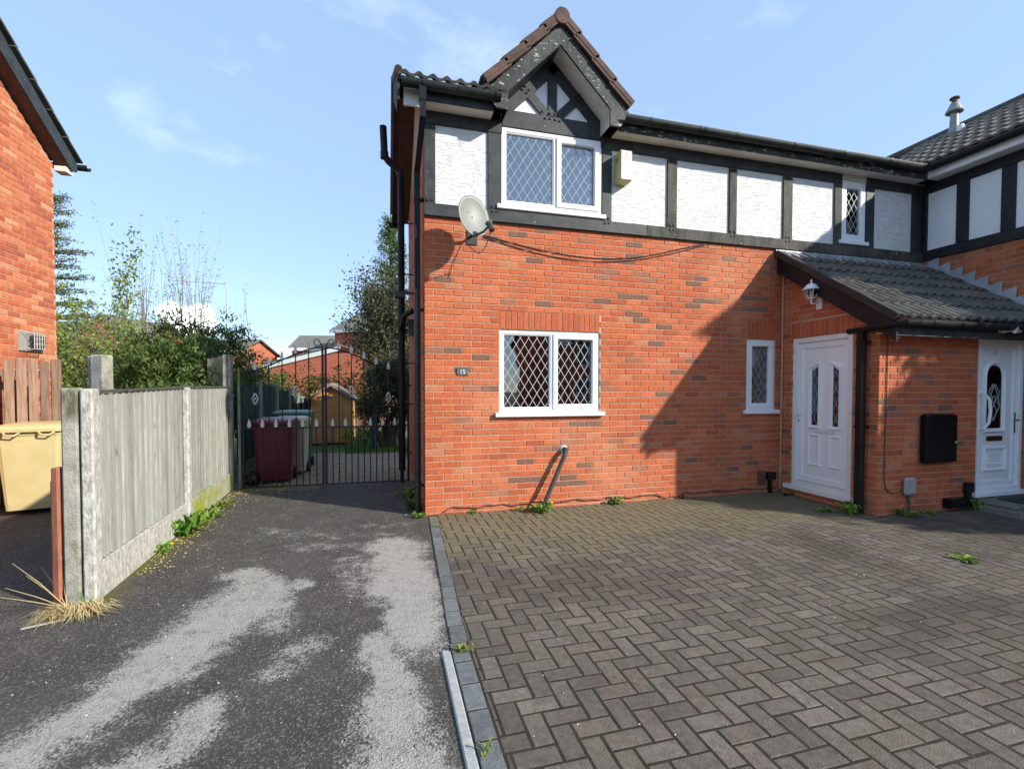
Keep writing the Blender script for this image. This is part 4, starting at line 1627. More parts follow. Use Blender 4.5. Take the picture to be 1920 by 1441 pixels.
# wing roof
WT = .636
ca, sa = math.cos(math.atan(WT)), math.sin(math.atan(WT))
WR = Fr((7.43, 1.3, 4.86), (0, -1, 0), (ca, 0, sa), (-sa, 0, ca))
WL = (9.4 - 7.43) / ca
mb = MB(WR)
mb.box(0, 4.2, 0, WL, -.03, -.002)
wroof = mb.build('roof', 'roof_tile_brown', H17)
tiled_roof(WR, .15, 4.15, WL - .08, .30, .32, 'roof_tile_brown', wroof,
           skip=lambda a, s_: (1.3 - a) > (-.27 + (WT * s_ * ca) / .577 + .25))
mb = MB()
mb.add([(9.4, 3.0, 6.11), (9.4, -2.9, 6.11), (11.4, -2.9, 4.84), (11.4, 3.0, 4.84)], [(0, 1, 2, 3)])
mb.build('rear_roof', 'roof_tile_brown', H17)
mb = MB()
mb.tube([(9.4, 2.4, 6.10), (9.4, -2.9, 6.10)], .10, 12)
mb.build('ridge_tile', 'roof_tile', wroof)
# flue on the wing roof
fl = MB()
cx, cyy, cz = 8.98, .37, 5.82
fl.lathe([(.10, .0), (.075, .10), (.062, .20), (.058, .36), (.058, .44)], (cx, cyy, cz), 16)
flue = fl.build('roof_flue', 'flue', H17, smooth=True)
mb = MB()
mb.lathe([(.12, .40), (.125, .415), (.075, .52), (.055, .56)], (cx, cyy, cz), 16)
mb.build('flue_cowl', 'flue', flue)
mb = MB()
mb.lathe([(.042, .55), (.042, .62), (.070, .63), (.070, .65), (.052, .66)], (cx, cyy, cz), 14)
mb.build('flue_terminal', 'rusty_brown', flue)
mb = MB()
mb.tube([(cx - .02, cyy - .13, cz - .02), (cx - .02, cyy - .10, cz + .13)], [.075, .05], 12)
mb.build('flue_collar', 'upvc_aged', flue)
# stepped flashing where the porch roof meets the wing
mb = MB()
vs, fs = [], []
steps = 11
for i in range(steps):
    y0 = -.10 - .155 * i
    y1 = y0 - .155
    zb0 = 3.39 + PT * (y0 + .10)
    zb1 = 3.39 + PT * (y1 + .10)
    zt = zb0 + .135
    n_ = len(vs)
    vs += [(7.728, y0, zb0 - .02), (7.728, y1, zb1 - .02), (7.724, y1 - .012, zt - .012), (7.730, y0 + .0, zt - .05),
           (7.58, y0, zb0 - .075), (7.58, y1, zb1 - .075)]
    fs += [(n_, n_ + 1, n_ + 2, n_ + 3), (n_, n_ + 4, n_ + 5, n_ + 1)]
mb.add(vs, fs)
mb.build('stepped_flashing', 'lead', H17)
# door of 17
d_ = MB(FQ)
frame_ring(d_, 6.702, 7.513, .20, 2.12, .06, -.07, .008)
door17 = d_.build('front_door', 'upvc', H17)
mb = MB(FQ)
mb.cbox(6.752, 7.463, -.08, -.035, .255, 2.07, .004)
mb.build('door_leaf', 'upvc', door17)
mb = MB(FQ)
frame_ring(mb, 6.757, 7.46, .26, 2.065, .08, -.035, -.017, c=.010)
mb.build('leaf_stile', 'upvc', door17)
mb = MB(FQ)
mb.box(6.702, 7.513, -.06, -.01, 2.12, 2.14)
mb.cbox(6.64, 7.60, -.05, .05, .145, .199, .006)
mb.build('threshold', 'upvc', door17)
arc = [(6.905, 1.0), (7.185, 1.0)] + [(7.045 + .14 * math.cos(math.radians(t)), 1.66 + .14 * math.sin(math.radians(t))) for t in range(0, 181, 15)]
big = [(6.845, .93), (7.245, .93)] + [(7.045 + .20 * math.cos(math.radians(t)), 1.66 + .20 * math.sin(math.radians(t))) for t in range(0, 181, 15)]
mb = MB(FQ)
poly_ring(mb, big, arc, -.035, -.004)
mb.build('light_surround', 'upvc', door17)
mb = MB(FQ)
mb.prism(arc, -.034, -.031)
mb.build('dark_backing', 'dark_room', door17)
mb = MB(FQ)
mb.prism(arc, -.030, -.028)
mb.build('pane', 'glass', door17)
mb = MB(FQ)
for pts in ([(0, .20), (.06, .06), (.0, -.06), (-.06, .06)], [(0, .06), (.035, 0), (0, -.06), (-.035, 0)], [(0, -.06), (.055, -.14), (0, -.27), (-.055, -.14)]):
    for i in range(len(pts)):
        p, q = pts[i], pts[(i + 1) % len(pts)]
        mb.tube([(7.045 + p[0], -.027, 1.36 + p[1]), (7.045 + q[0], -.027, 1.36 + q[1])], .0055, 5)
for sg in (-1, 1):
    mb.tube([(7.045 + sg * .055 + sg * .045 * math.sin(t * .5), -.027, 1.20 + .10 * t * .33) for t in range(0, 7)], .005, 5)
    mb.tube([(7.045 + sg * .02, -.027, 1.56), (7.045 + sg * .09, -.027, 1.47), (7.045 + sg * .075, -.027, 1.30)], .005, 5)
mb.build('leading', 'leading_grey', door17)
mb = MB(FQ)
poly_ring(mb, [(6.865, .44), (7.30, .44), (7.30, .775), (6.865, .775)], [(6.92, .50), (7.245, .50), (7.245, .715), (6.92, .715)], -.035, -.010)
poly_ring(mb, [(6.955, .535), (7.21, .535), (7.21, .68), (6.955, .68)], [(6.975, .555), (7.19, .555), (7.19, .66), (6.975, .66)], -.034, -.022)
mb.build('raised_panel', 'upvc', door17)
mb = MB(FQ)
mb.cbox(6.93, 7.215, -.035, -.022, .835, .90, .005)
mb.build('letter_plate', 'brass', door17)
mb = MB(FQ)
mb.cbox(7.405, 7.425, -.017, -.008, .93, 1.20, .004)
mb.tube([(7.415, -.01, 1.10), (7.415, .035, 1.10), (7.35, .04, 1.10)], .008, 8)
mb.build('door_handle', 'brass', door17)


def text_mesh(txt, size, fr, a, z, b, mat, parent, ext=.001, name='numeral'):
    cu = bpy.data.curves.new('t', 'FONT')
    cu.body = txt
    cu.size = size
    cu.extrude = ext
    cu.align_x = 'CENTER'
    to = bpy.data.objects.new('t', cu)
    COL.objects.link(to)
    me = bpy.data.meshes.new_from_object(to.evaluated_get(bpy.context.evaluated_depsgraph_get()))
    bpy.data.objects.remove(to)
    vs = [fr.p(a + v.co.x, b + v.co.z, z + v.co.y) - ROOT[parent] for v in me.vertices]
    fs = [tuple(p.vertices) for p in me.polygons]
    m2 = bpy.data.meshes.new(name)
    m2.from_pydata([tuple(v) for v in vs], [], fs)
    return link(name, m2, mat, parent, Vector((0, 0, 0)))


text_mesh('17', .07, FQ, 7.05, 1.935, -.031, 'print_grey', door17)
# grab rail beside door 17
mb = MB(FQ)
mb.tube([(6.735, .0, 1.46), (6.735, .05, 1.44), (6.79, .075, 1.36), (6.80, .08, 1.22), (6.785, .075, 1.08), (6.735, .05, 1.0), (6.735, 0, .98)], .017, 10)
mb.cbox(6.715, 6.755, 0, .012, 1.42, 1.50, .004)
mb.cbox(6.715, 6.755, 0, .012, .94, 1.02, .004)
gr_ = mb.build('grab_rail', 'upvc', base=(6.75, -1.4, 1.2), smooth=False)
tag(gr_, 'white curved grab rail on the wall beside the arched-glass door', 'grab rail')
# door step with mat
mb = MB()
mb.cbox(6.55, 8.1, -1.93, -1.40, -.02, .085, .012)
mb.cbox(6.62, 8.1, -1.83, -1.40, .085, .125, .010)
stp = mb.build('door_step', 'step_stone', base=(7.2, -1.6, 0))
tag(stp, 'low worn stone step below the door numbered 17', 'step')
mb = MB()
mb.cbox(6.90, 7.9, -1.80, -1.50, .1255, .140, .004)
mt = mb.build('door_mat', 'mat_black', base=(7.3, -1.65, .1))
tag(mt, 'black rubber door mat on the step of the right-hand door', 'door mat')
# ================================================================== THINGS ON THE WALLS
# satellite dish
DC = Vector((.50, -.33, 3.40))
dn = Vector((.40, -.88, .14)).normalized()
dr = Vector((0, 0, 1)).cross(dn).normalized()
du = dn.cross(dr)
DF = Fr(DC, dr, du, dn)
dish = thing('satellite_dish', (.50, 0, 3.30), 'grey satellite dish bolted to the front wall below the gable window', 'satellite dish')
mb = MB(DF)
prof, n = [], 28
vs, fs = [], []
rings = 7
for k in range(rings + 1):
    q = k / rings
    for i in range(n):
        a = 2 * math.pi * i / n
        vs.append((.205 * q * math.cos(a), .235 * q * math.sin(a), .045 * q * q))
for k in range(rings):
    for i in range(n):
        fs.append((k * n + i, k * n + (i + 1) % n, (k + 1) * n + (i + 1) % n, (k + 1) * n + i))
o_ = len(vs)
for k in range(rings + 1):
    q = k / rings
    for i in range(n):
        a = 2 * math.pi * i / n
        vs.append((.207 * q * math.cos(a), .237 * q * math.sin(a), .045 * q * q - .006))
for k in range(rings):
    for i in range(n):
        fs.append((o_ + k * n + i, o_ + (k + 1) * n + i, o_ + (k + 1) * n + (i + 1) % n, o_ + k * n + (i + 1) % n))
for i in range(n):
    fs.append((rings * n + i, rings * n + (i + 1) % n, o_ + rings * n + (i + 1) % n, o_ + rings * n + i))
mb.add(vs, fs)
mb.build('reflector', 'dish_grey', dish, smooth=True)
mb = MB()
lnb = DF.p(.075, -.16, .22)
mb.tube([DF.p(-.02, -.235, .03), DF.p(.03, -.22, .14), lnb], .013, 8)
mb.build('feed_arm', 'dark_plastic', dish)
mb = MB()
mb.tube([lnb + du * .045 - dn * .02, lnb - du * .075 + dn * .02], [.026, .032], 10)
mb.tube([lnb + du * .03, lnb + du * .03 - dn * .06], [.03, .024], 10)
mb.build('receiver', 'dark_plastic', dish)
mb = MB()
mb.tube([DF.p(0, 0, -.01), DF.p(0, -.02, -.12), (.56, -.10, 3.30), (.56, 0, 3.30)], .018, 8)
mb.box(.50, .62, -.014, -.001, 3.20, 3.38)
mb.build('wall_bracket', 'dark_plastic', dish)
mb = MB()
for i, (a, b) in enumerate(((-.055, .02), (.0, -.02))):
    mb.tube([DF.p(a, b + .02, .003), DF.p(a, b + .02, .010)], .006, 6)
mb.build('bolt', 'bolt', dish)


def cable(name, pts, r, mat, label, cat='cable', sub=6):
    # smooth through points
    P_ = [Vector(p) for p in pts]
    out_ = []
    for i in range(len(P_) - 1):
        p0, p1, p2, p3 = P_[max(i - 1, 0)], P_[i], P_[i + 1], P_[min(i + 2, len(P_) - 1)]
        for k in range(sub):
            t = k / sub
            out_.append(.5 * ((2 * p1) + (-p0 + p2) * t + (2 * p0 - 5 * p1 + 4 * p2 - p3) * t * t + (-p0 + 3 * p1 - 3 * p2 + p3) * t ** 3))
    out_.append(P_[-1])
    mb = MB()
    mb.tube(out_, r, 6)
    o = mb.build(name, mat, base=P_[0])
    tag(o, label, cat)
    return o


cable('dish_cable', [lnb - du * .07, (.66, -.30, 3.10), (.60, -.26, 3.03), (.53, -.16, 3.10), (.47, -.03, 3.22)], .005, 'dark_plastic', 'thin black cable looping below the satellite dish')
cable('wall_cable', [(.70, -.008, 3.32), (1.1, -.009, 3.25), (1.6, -.009, 3.18), (2.2, -.009, 3.155), (2.8, -.009, 3.22), (3.35, -.010, 3.36), (3.75, -.02, 3.46)], .0055, 'dark_plastic',
      'upper of two thin cables sagging under the timber beam right of the dish')
cable('wall_cable', [(.70, -.008, 3.30), (1.1, -.009, 3.21), (1.6, -.009, 3.13), (2.2, -.009, 3.115), (2.8, -.009, 3.19), (3.4, -.010, 3.34), (3.78, -.02, 3.46)], .0055, 'rusty_brown',
      'lower of two thin cables sagging under the timber beam right of the dish')
pts = []
for i in range(46):
    x = .20 + 4.80 * i / 45
    pts.append((x, -.012, .075 + .010 * math.sin(i * 1.3) + .008 * math.sin(i * 2.9) + (-.05 if i == 0 else 0) - (.035 if 27 < i < 31 else 0)))
cable('base_cable', pts, .006, 'dark_plastic', 'thin black cable pinned along the foot of the front wall', sub=3)
cable('porch_cable', [(4.96, -.03, 3.47), (4.945, -.03, 3.40), (4.95, -.035, 3.33), (4.985, -.06, 3.29)], .006, 'dark_plastic', 'short black cable hanging at the top corner of the porch roof')
cable('meter_cable', [(5.20, -1.398, 2.12), (5.195, -1.398, 1.4), (5.185, -1.398, .65), (5.205, -1.398, .36), (5.30, -1.398, .27), (5.47, -1.398, .285)], .006, 'rusty_brown',
      'dark red cable running down the porch front brickwork to the small grey box')

# alarm box
ax0, ax1, az0, az1 = 2.40, 2.565, 4.10, 4.475
al = thing('alarm_box', (2.52, -.01, az0), 'yellowed burglar alarm box on the white panel right of the gable window', 'alarm box')
AD = .175
mb = MB(FA)
mb.cbox(ax0, ax1, .007, AD, az0, az1, .008)
mb.build('case', 'alarm_cream', al)
mb = MB(FA)
mb.cbox(ax0 + .010, ax1 - .010, AD, AD + .005, az0 + .012, az1 - .012, .003)
fp_ = mb.build('face_plate', 'alarm_white', al)
mb = MB(FA)
cxa = (ax0 + ax1) / 2
for r in ((-.014, .014, .315, .345), (-.042, .042, .285, .296), (-.034, .034, .255, .266), (-.04, .04, .232, .240), (-.03, .03, .06, .066)):
    mb.box(cxa + r[0], cxa + r[1], AD + .0052, AD + .0058, az0 + r[2], az0 + r[3])
mb.build('faded_print', 'print_grey', fp_)
for i in range(3):
    z = az1 - .085 - i * .028
    mb = MB(FA)
    mb.prism([(.05, z), (.125, z + .022), (.125, z + .031), (.05, z + .009)], 0, .0012, Fr((ax0 - .0003, 0, 0), (0, -1, 0), (-1, 0, 0)))
    mb.build('vent_slot', 'bolt', al)

# number plaque
pl = thing('number_plaque', (.44, 0, 1.66), 'small dark slate plaque reading 15 on the brick wall', 'number plaque')
mb = MB(FA)
mb.cbox(.372, .512, .0, .012, 1.652, 1.738, .003)
mb.build('plate', 'slate', pl)
text_mesh('15', .072, FA, .442, 1.670, .013, 'white_print', pl)
mb = MB(FA)
for a in (.385, .499):
    mb.tube([(a, .012, 1.695), (a, .015, 1.695)], .004, 8)
mb.build('screw', 'white_print', pl)

# sink waste pipe
wp = thing('waste_pipe', (1.38, -.2, 0), 'grey plastic waste pipe slanting from the wall down into the weeds', 'waste pipe')
mb = MB()
mb.tube([(1.73, .0, .735), (1.735, -.05, .735), (1.725, -.085, .715), (1.70, -.10, .66)], .031, 12)
mb.build('elbow', 'dark_plastic', wp)
mb = MB()
mb.tube([(1.706, -.098, .675), (1.40, -.15, .04)], .026, 12)
mb.build('pipe', 'dark_plastic', wp)
mb = MB(FA)
mb.lathe([(.052, .0), (.045, .012), (.026, .018)], (0, 0, 0), 12, Fr((1.73, -.0, .735), (1, 0, 0), (0, 0, 1), (0, -1, 0)))
mb.build('mortar_collar', 'chip', wp)

# lantern
ln = thing('wall_lantern', (5.06, -.60, 2.5), 'white carriage lantern on the brickwork above the porch door', 'lantern')
LX, LY = 4.93, -.61
mb = MB()
mb.lathe([(.010, 2.66), (.028, 2.668), (.052, 2.676), (.055, 2.685)], (LX, LY, 0), 6)
mb.build('base_ring', 'lantern_white', ln)
mb = MB()
mb.lathe([(.050, 2.684), (.085, 2.79)], (LX, LY, 0), 6)
mb.build('glazing', 'glass', ln)
mb = MB()
for k in range(6):
    a = 2 * math.pi * k / 6
    mb.tube([(LX + .051 * math.cos(a), LY + .051 * math.sin(a), 2.684), (LX + .087 * math.cos(a), LY + .087 * math.sin(a), 2.792)], .0045, 5)
mb.build('frame_bar', 'lantern_white', ln)
mb = MB()
mb.lathe([(.105, 2.786), (.108, 2.795), (.085, 2.815), (.062, 2.850), (.032, 2.868), (.012, 2.872), (.010, 2.89), (.016, 2.90), (.009, 2.915), (.003, 2.925)], (LX, LY, 0), 12)
mb.build('cap', 'lantern_white', ln)
mb = MB()
mb.tube([(LX, LY, 2.69), (LX, LY, 2.77)], [.018, .02], 10)
mb.build('bulb', 'upvc', ln)
mb = MB()
mb.tube([(LX, LY, 2.665), (LX, LY, 2.63), (LX + .02, LY, 2.605), (LX + .06, LY + .0, 2.615), (5.06, LY, 2.63)], .011, 8)
mb.tube([(LX, LY, 2.63), (LX, LY, 2.60)], [.012, .004], 8)
mb.prism([(-.035, 2.54), (.035, 2.54), (.045, 2.60), (.035, 2.68), (.0, 2.71), (-.035, 2.68), (-.045, 2.60)], .001, .028, Fr((5.085, LY, 0), (0, -1, 0), (-1, 0, 0)))
mb.build('bracket', 'lantern_white', ln)

# meter boxes and vents near the porch
gm = thing('meter_box', (5.95, -1.4, .6), 'black glossy meter box with curved lid on the porch front wall', 'meter box')
mb = MB(FQ)
mb.cbox(5.725, 6.205, .0, .10, .61, 1.20, .025)
mb.build('case', 'black_gloss', gm)
mb = MB(FQ)
mb.cbox(5.745, 6.19, .10, .112, .625, 1.185, .018)
mb.build('lid', 'black_gloss', gm)
mb = MB(FQ)
mb.tube([(6.165, .112, .86), (6.165, .117, .86)], .012, 10)
mb.build('lock', 'chip', gm)
sb = MB(FQ)
sb.cbox(5.465, 5.645, .0, .06, .235, .45, .03)
b_ = sb.build('cable_box', 'grey_plastic', base=(5.55, -1.4, .2))
tag(b_, 'small round-topped grey cable box low on the porch front', 'cable box')
cable('cable_conduit', [(5.555, -1.40, .24), (5.555, -1.42, .12), (5.53, -1.42, .0)], .012, 'dark_plastic', 'short dark conduit from the grey cable box to the ground', 'conduit')
sb = MB(FQ)
sb.cbox(6.14, 6.50, .0, .10, .055, .165, .008)
b_ = sb.build('drain_box', 'black_gloss', base=(6.3, -1.4, .05))
tag(b_, 'long low black box at the foot of the wall left of the step', 'drain box')
sb = MB(FQ)
sb.cbox(6.48, 6.60, .0, .06, .22, .34, .008)
sb.cbox(6.50, 6.57, .0, .05, .10, .22, .006)
b_ = sb.build('air_vent', 'pipe_black', base=(6.54, -1.4, .1))
tag(b_, 'small black square vent beside the sill of the right-hand door', 'vent')
sb = MB(FA)
sb.cbox(4.685, 4.80, .0, .035, .13, .335, .006)
b_ = sb.build('service_plate', 'rusty_brown', base=(4.74, 0, .13))
tag(b_, 'rusty brown service plate low on the wall under the narrow window', 'service plate')
sb = MB(FA)
sb.cbox(4.82, 4.955, .0, .07, .20, .305, .008)
sb.cbox(4.86, 4.905, .0, .05, .0, .20, .006)
b_ = sb.build('waste_hopper', 'pipe_black', base=(4.88, 0, 0))
tag(b_, 'small black hopper and pipe in the corner left of the porch door', 'hopper')
# security light over door 17
sl = thing('security_light', (6.75, -1.63, 2.2), 'small white security floodlight under the gutter above the right-hand door', 'security light')
mb = MB()
mb.box(6.62, 6.70, -1.66, -1.626, 2.165, 2.195)
mb.tube([(6.66, -1.645, 2.18), (6.72, -1.69, 2.19)], .012, 6)
mb.build('mount', 'upvc', sl)
mb = MB(Fr((6.80, -1.72, 2.205), (1, .15, .12), (-.1, 1, .5), (-.1, -.35, 1)))
mb.cbox(-.085, .085, -.012, .03, -.045, .045, .008)
mb.build('lamp_head', 'upvc', sl)
mb = MB(Fr((6.80, -1.72, 2.205), (1, .15, .12), (-.1, 1, .5), (-.1, -.35, 1)))
mb.box(-.07, .07, -.014, -.0122, -.033, .033)
mb.build('lens', 'grey_plastic', sl)
# camera-like lamp on the side wall
mb = MB()
mb.tube([(.0, 1.85, 2.95), (-.14, 1.85, 2.96)], .018, 8)
mb.prism([(-.09, .0), (.09, .0), (.05, .09), (-.05, .09)], -.08, .08, Fr((-.22, 1.85, 2.88), (0, 1, 0), (1, 0, 0)))
b_ = mb.build('flood_lamp', 'dark_plastic', base=(-.1, 1.85, 2.9))
tag(b_, 'black flood lamp high on the side wall beside the soil pipe', 'flood lamp')

# ================================================================== HOUSE ON THE LEFT
HL = thing('gabled_house', (-5.2, 1.0, 0), 'plain red brick gable of the house at the left edge', 'house')
brick_wall(FL, .0, 3.0, .0, 6.9, [], HL, 'gable_wall', 260, phase=.05, mat='brick_pale', mortar='mortar_pale',
           clip=lambda a, b, z: (max(a, (z - 4.80) / .65), b) if z > 4.8 else (a, b),
           core_z1=4.80, core_poly=[(.008, 4.80), (2.99, 4.80), (2.99, 6.72)])
mb = MB()
mb.box(-9, -5.19, 2.92, 3.02, 0, 4.78)
mb.build('rear_wall', 'far_brick', HL)
# sloped roof, barge and soffit: eave at the far corner, rising towards the viewer
RS = .648
mb = MB(Fr((-5.02, 0, 0), (0, 1, 0), (1, 0, 0)))
mb.prism([(3.24, 4.80), (3.24, 4.93), (-.4, 7.30), (-.4, 7.05), (3.10, 4.785)], 0, .028)
mb.build('barge_board', 'black_timber', HL)
mb = MB()
mb.add([(-5.18, 3.10, 4.80), (-5.02, 3.10, 4.80), (-5.02, -.4, 7.06), (-5.18, -.4, 7.06)], [(0, 1, 2, 3)])
mb.build('verge_soffit', 'verge_clay', HL)
mb = MB()
mb.cbox(-5.175, -5.025, 3.03, 3.20, 4.72, 4.80, .005)
mb.build('box_end', 'soffit', HL)
for k in range(11):
    y0, y1 = 3.36 - k * .33, 3.36 - (k + 1.12) * .33
    f2 = Fr((0, y0, 4.985 + (3.36 - y0) * RS), (1, 0, 0), (0, -math.cos(.535), math.sin(.535)), (0, math.sin(.535), math.cos(.535)))
    mb = MB(f2)
    mb.cbox(-9.0, -4.975, 0, .44, .0, .028, .006)
    mb.build('tile_course', 'roof_tile', HL)
gutter([(-4.93, 3.42, 4.96), (-9, 3.42, 4.96)], .06, 'gutter', HL)
vt = thing('boiler_flue', (-5.17, 2.5, 2.0), 'grey caged boiler flue on the left-hand brick gable', 'flue')
mb = MB(FL)
frame_ring(mb, .33, .78, 2.0, 2.27, .03, 0, .02)
mb.box(.35, .76, .001, .012, 2.02, 2.25)
mb.build('back_plate', 'grey_plastic', vt)
mb = MB(FL)
mb.cbox(.40, .60, .012, .10, 2.05, 2.22, .012)
mb.build('terminal', 'dark_plastic', vt)
mb = MB(FL)
for i in range(5):
    a = .53 + i * .05
    mb.tube([(a, .02, 2.03), (a, .15, 2.03), (a, .15, 2.24), (a, .02, 2.24)], .005, 5)
for i in range(4):
    z = 2.03 + i * .07
    mb.tube([(.53, .15, z), (.73, .15, z)], .005, 5)
    mb.tube([(.40, .03, z), (.53, .15, z)], .005, 5)
mb.build('wire_guard', 'chip', vt)

# ================================================================== CONCRETE POST FENCE
F0, F1 = Vector((-2.37, -1.74, 0)), Vector((-2.61, 2.14, 0))
fd = (F1 - F0).normalized()
fn_ = Vector((fd.y, -fd.x, 0))          # out towards the drive
FF = Fr(F0, fd, fn_)
fence = thing('panel_fence', tuple((F0 + F1) / 2), 'pale green close-boarded fence between concrete posts along the drive', 'fence')


def hpost(fr, a0, a1, b0, b1, z1, mat, parent, slot=.03):
    """slotted concrete post with a weathered top"""
    mb = MB(fr)
    c = .010
    am = (a0 + a1) / 2
    bm = (b0 + b1) / 2
    h = slot / 2
    P_ = [(a0 + c, b0), (a1 - c, b0), (a1, b0 + c), (a1, bm - h), (a1 - .025, bm - h), (a1 - .025, bm + h), (a1, bm + h), (a1, b1 - c), (a1 - c, b1), (a0 + c, b1),
          (a0, b1 - c), (a0, bm + h), (a0 + .025, bm + h), (a0 + .025, bm - h), (a0, bm - h), (a0, b0 + c)]
    n = len(P_)
    levels = [-.1, z1 - .02, z1]
    vs = []
    for li, z in enumerate(levels):
        s_ = 1.0 if li < 2 else .86
        vs += [(am + (p - am) * s_, bm + (q - bm) * s_, z) for p, q in P_]
    fs = []
    for l in range(2):
        for i in range(n):
            j = (i + 1) % n
            fs.append((l * n + i, l * n + j, (l + 1) * n + j, (l + 1) * n + i))
    # cap as quads
    t = 2 * n
    fs += [(t + 0, t + 1, t + 2, t + 15), (t + 15, t + 2, t + 3, t + 14), (t + 14, t + 3, t + 4, t + 13), (t + 13, t + 4, t + 5, t + 12), (t + 12, t + 5, t + 6, t + 11), (t + 11, t + 6, t + 7, t + 10), (t + 10, t + 7, t + 8, t + 9)]
    mb.add(vs, fs)
    return mb.build('post', mat, parent)


for a0_, a1_, b0_, b1_, z_, m_ in ((.0, .105, -.070, .004, 1.488, 'concrete_painted'), (.006, .11, -.176, -.084, 1.492, 'concrete')):
    mb = MB(FF)
    mb.cbox(a0_, a1_, b0_, b1_, -.1, z_, .011)
    mb.build('post', m_, fence)
mb = MB(FF)
mb.cbox(.035, .10, -.0835, -.0705, -.1, 1.47, .003)
mb.build('post', 'concrete', fence)
hpost(FF, 1.935, 2.035, -.115, .010, 1.505, 'concrete_painted', fence)
hpost(FF, 3.86, 3.955, -.11, .010, 1.985, 'concrete', fence)
for s0, s1, m_, zt0, zt1 in ((.105, 1.935, 'concrete_painted', 1.452, 1.488), (2.035, 3.86, 'concrete_moss', 1.492, 1.505)):
    mb = MB(FF)
    mb.cbox(s0, s1, -.075, -.022, -.06, .262, .006)
    mb.build('gravel_board', m_, fence)
    pn = MB(FF)
    for zz in (.40, .95, 1.36):
        pn.cbox(s0, s1, -.085, -.055, zz - .03, zz + .03, .004)
    panel = pn.build('panel_rail', 'fence_pale', fence)
    n = 17
    w = (s1 - s0) / n
    for i in range(n):
        t = i / (n - 1)
        zt = zt0 + (zt1 - zt0) * t + random.uniform(-.006, .004)
        a0 = s0 + i * w + random.uniform(-.003, .003)
        zb = .266 + random.uniform(-.004, .006)
        mb = MB(FF)
        a1_ = a0 + w * 1.14
        t0, t1 = .028, .006
        b0 = -.055
        mb.add([(a0, b0, zb), (a1_, b0 + .004, zb), (a1_, b0 + .004 + t1, zb), (a0, b0 + t0, zb), (a0, b0, zt), (a1_, b0 + .004, zt), (a1_, b0 + .004 + t1, zt), (a0, b0 + t0, zt)],
               [(0, 3, 2, 1), (4, 5, 6, 7), (0, 1, 5, 4), (1, 2, 6, 5), (2, 3, 7, 6), (3, 0, 4, 7)])
        mb.build('slat', 'fence_pale', panel)
    mb = MB(FF)
    mb.add([(s0, -.085, zt0 + .004), (s1, -.085, zt1 + .004), (s1, -.020, zt1 + .002), (s0, -.020, zt0 + .002), (s0, -.085, zt0 + .022), (s1, -.085, zt1 + .022), (s1, -.020, zt1 + .016), (s0, -.020, zt0 + .016)],
           [(0, 3, 2, 1), (4, 5, 6, 7), (0, 1, 5, 4), (1, 2, 6, 5), (2, 3, 7, 6), (3, 0, 4, 7)])
    mb.build('capping', 'weathered_timber', fence)
# taller concrete posts standing behind the fence
tp = MB()
PF = Fr((-2.70, -.93, 0), (.94, -.34, 0), (.34, .94, 0))
tp.cbox(-.06, .06, -.05, .05, -.1, 1.765, .012, PF)
tp.cbox(-.095, -.062, -.035, .05, -.1, 1.755, .008, PF)
o_ = tp.build('concrete_post', 'concrete', base=(-2.7, -.93, 0))
tag(o_, 'tall weathered concrete post rising behind the near end of the boarded fence', 'post', 'concrete posts behind the fence')
tp = MB()
PF = Fr((-2.86, 2.35, 0), (.97, -.24, 0), (.24, .97, 0))
tp.prism([(-.12, -.1), (.13, -.1), (.13, 1.965), (.04, 1.975), (.02, 1.945), (-.04, 1.95), (-.07, 1.935), (-.12, 1.94)], -.03, .03, PF)
o_ = tp.build('concrete_post', 'concrete_moss', base=(-2.86, 2.35, 0))
tag(o_, 'broad broken-topped mossy concrete slab beside the gate end of the fence', 'post', 'concrete posts behind the fence')
mb = MB()
PF = Fr((-2.585, -1.70, 0), (.92, -.38, 0), (.38, .92, 0))
mb.cbox(-.028, .022, -.03, .03, .0, .955, .005, PF)
mb.cbox(-.060, -.029, -.01, .03, .0, .86, .004, PF)
o_ = mb.build('timber_post', 'red_wood', base=(-2.585, -1.70, 0))
tag(o_, 'short red-brown timber post against the mossy concrete post', 'post')

# brown picket fence by the left house
pk0, pk1 = Vector((-5.10, 1.62, 0)), Vector((-4.60, 2.10, 0))
pk = thing('picket_fence', tuple(pk0), 'brown weathered picket fence behind the yellow bin', 'picket fence')
pd_ = (pk1 - pk0).normalized()
KF = Fr(pk0, pd_, (pd_.y, -pd_.x, 0))
L_ = (pk1 - pk0).length
xs = [(-.10, .085), (.015, .06), (.125, .09), (.235, .092), (.345, .088), (.455, .085), (.56, .10)]
for i, (a, w) in enumerate(xs):
    mb = MB(KF)
    zt = 1.86 + random.uniform(-.015, .02)
    mb.prism([(a, .05), (a + w, .05), (a + w, zt - .012), (a + w - .012, zt), (a + .014, zt), (a, zt - .014)], 0, .02)
    mb.build('slat', 'fence_brown', pk)
for z in (.35, 1.0, 1.68):
    mb = MB(KF)
    mb.cbox(-.12, .67, -.04, -.001, z - .04, z + .04, .004)
    mb.build('rail', 'fence_brown', pk)

# ================================================================== GATE
GY = 2.30


def top_z(x):
    if x < -1.36:
        t = (x + 2.52) / (2.52 - 1.375)
    else:
        t = (-.09 - x) / (1.35 - .09)
    t = max(0, min(1, t))
    return 1.74 + .395 * (t * t * (3 - 2 * t))


def spear(mb, x, y, z):
    # leaf-shaped spear head with two barbs
    pr = [(-.004, 0), (-.030, .012), (-.012, .030), (-.034, .045), (-.014, .060), (-.020, .075), (0, .135), (.020, .075), (.014, .060), (.034, .045), (.012, .030), (.030, .012), (.004, 0)]
    mb.prism(pr, -.008, .008, Fr((x, y, z), (1, 0, 0), (0, 1, 0)))


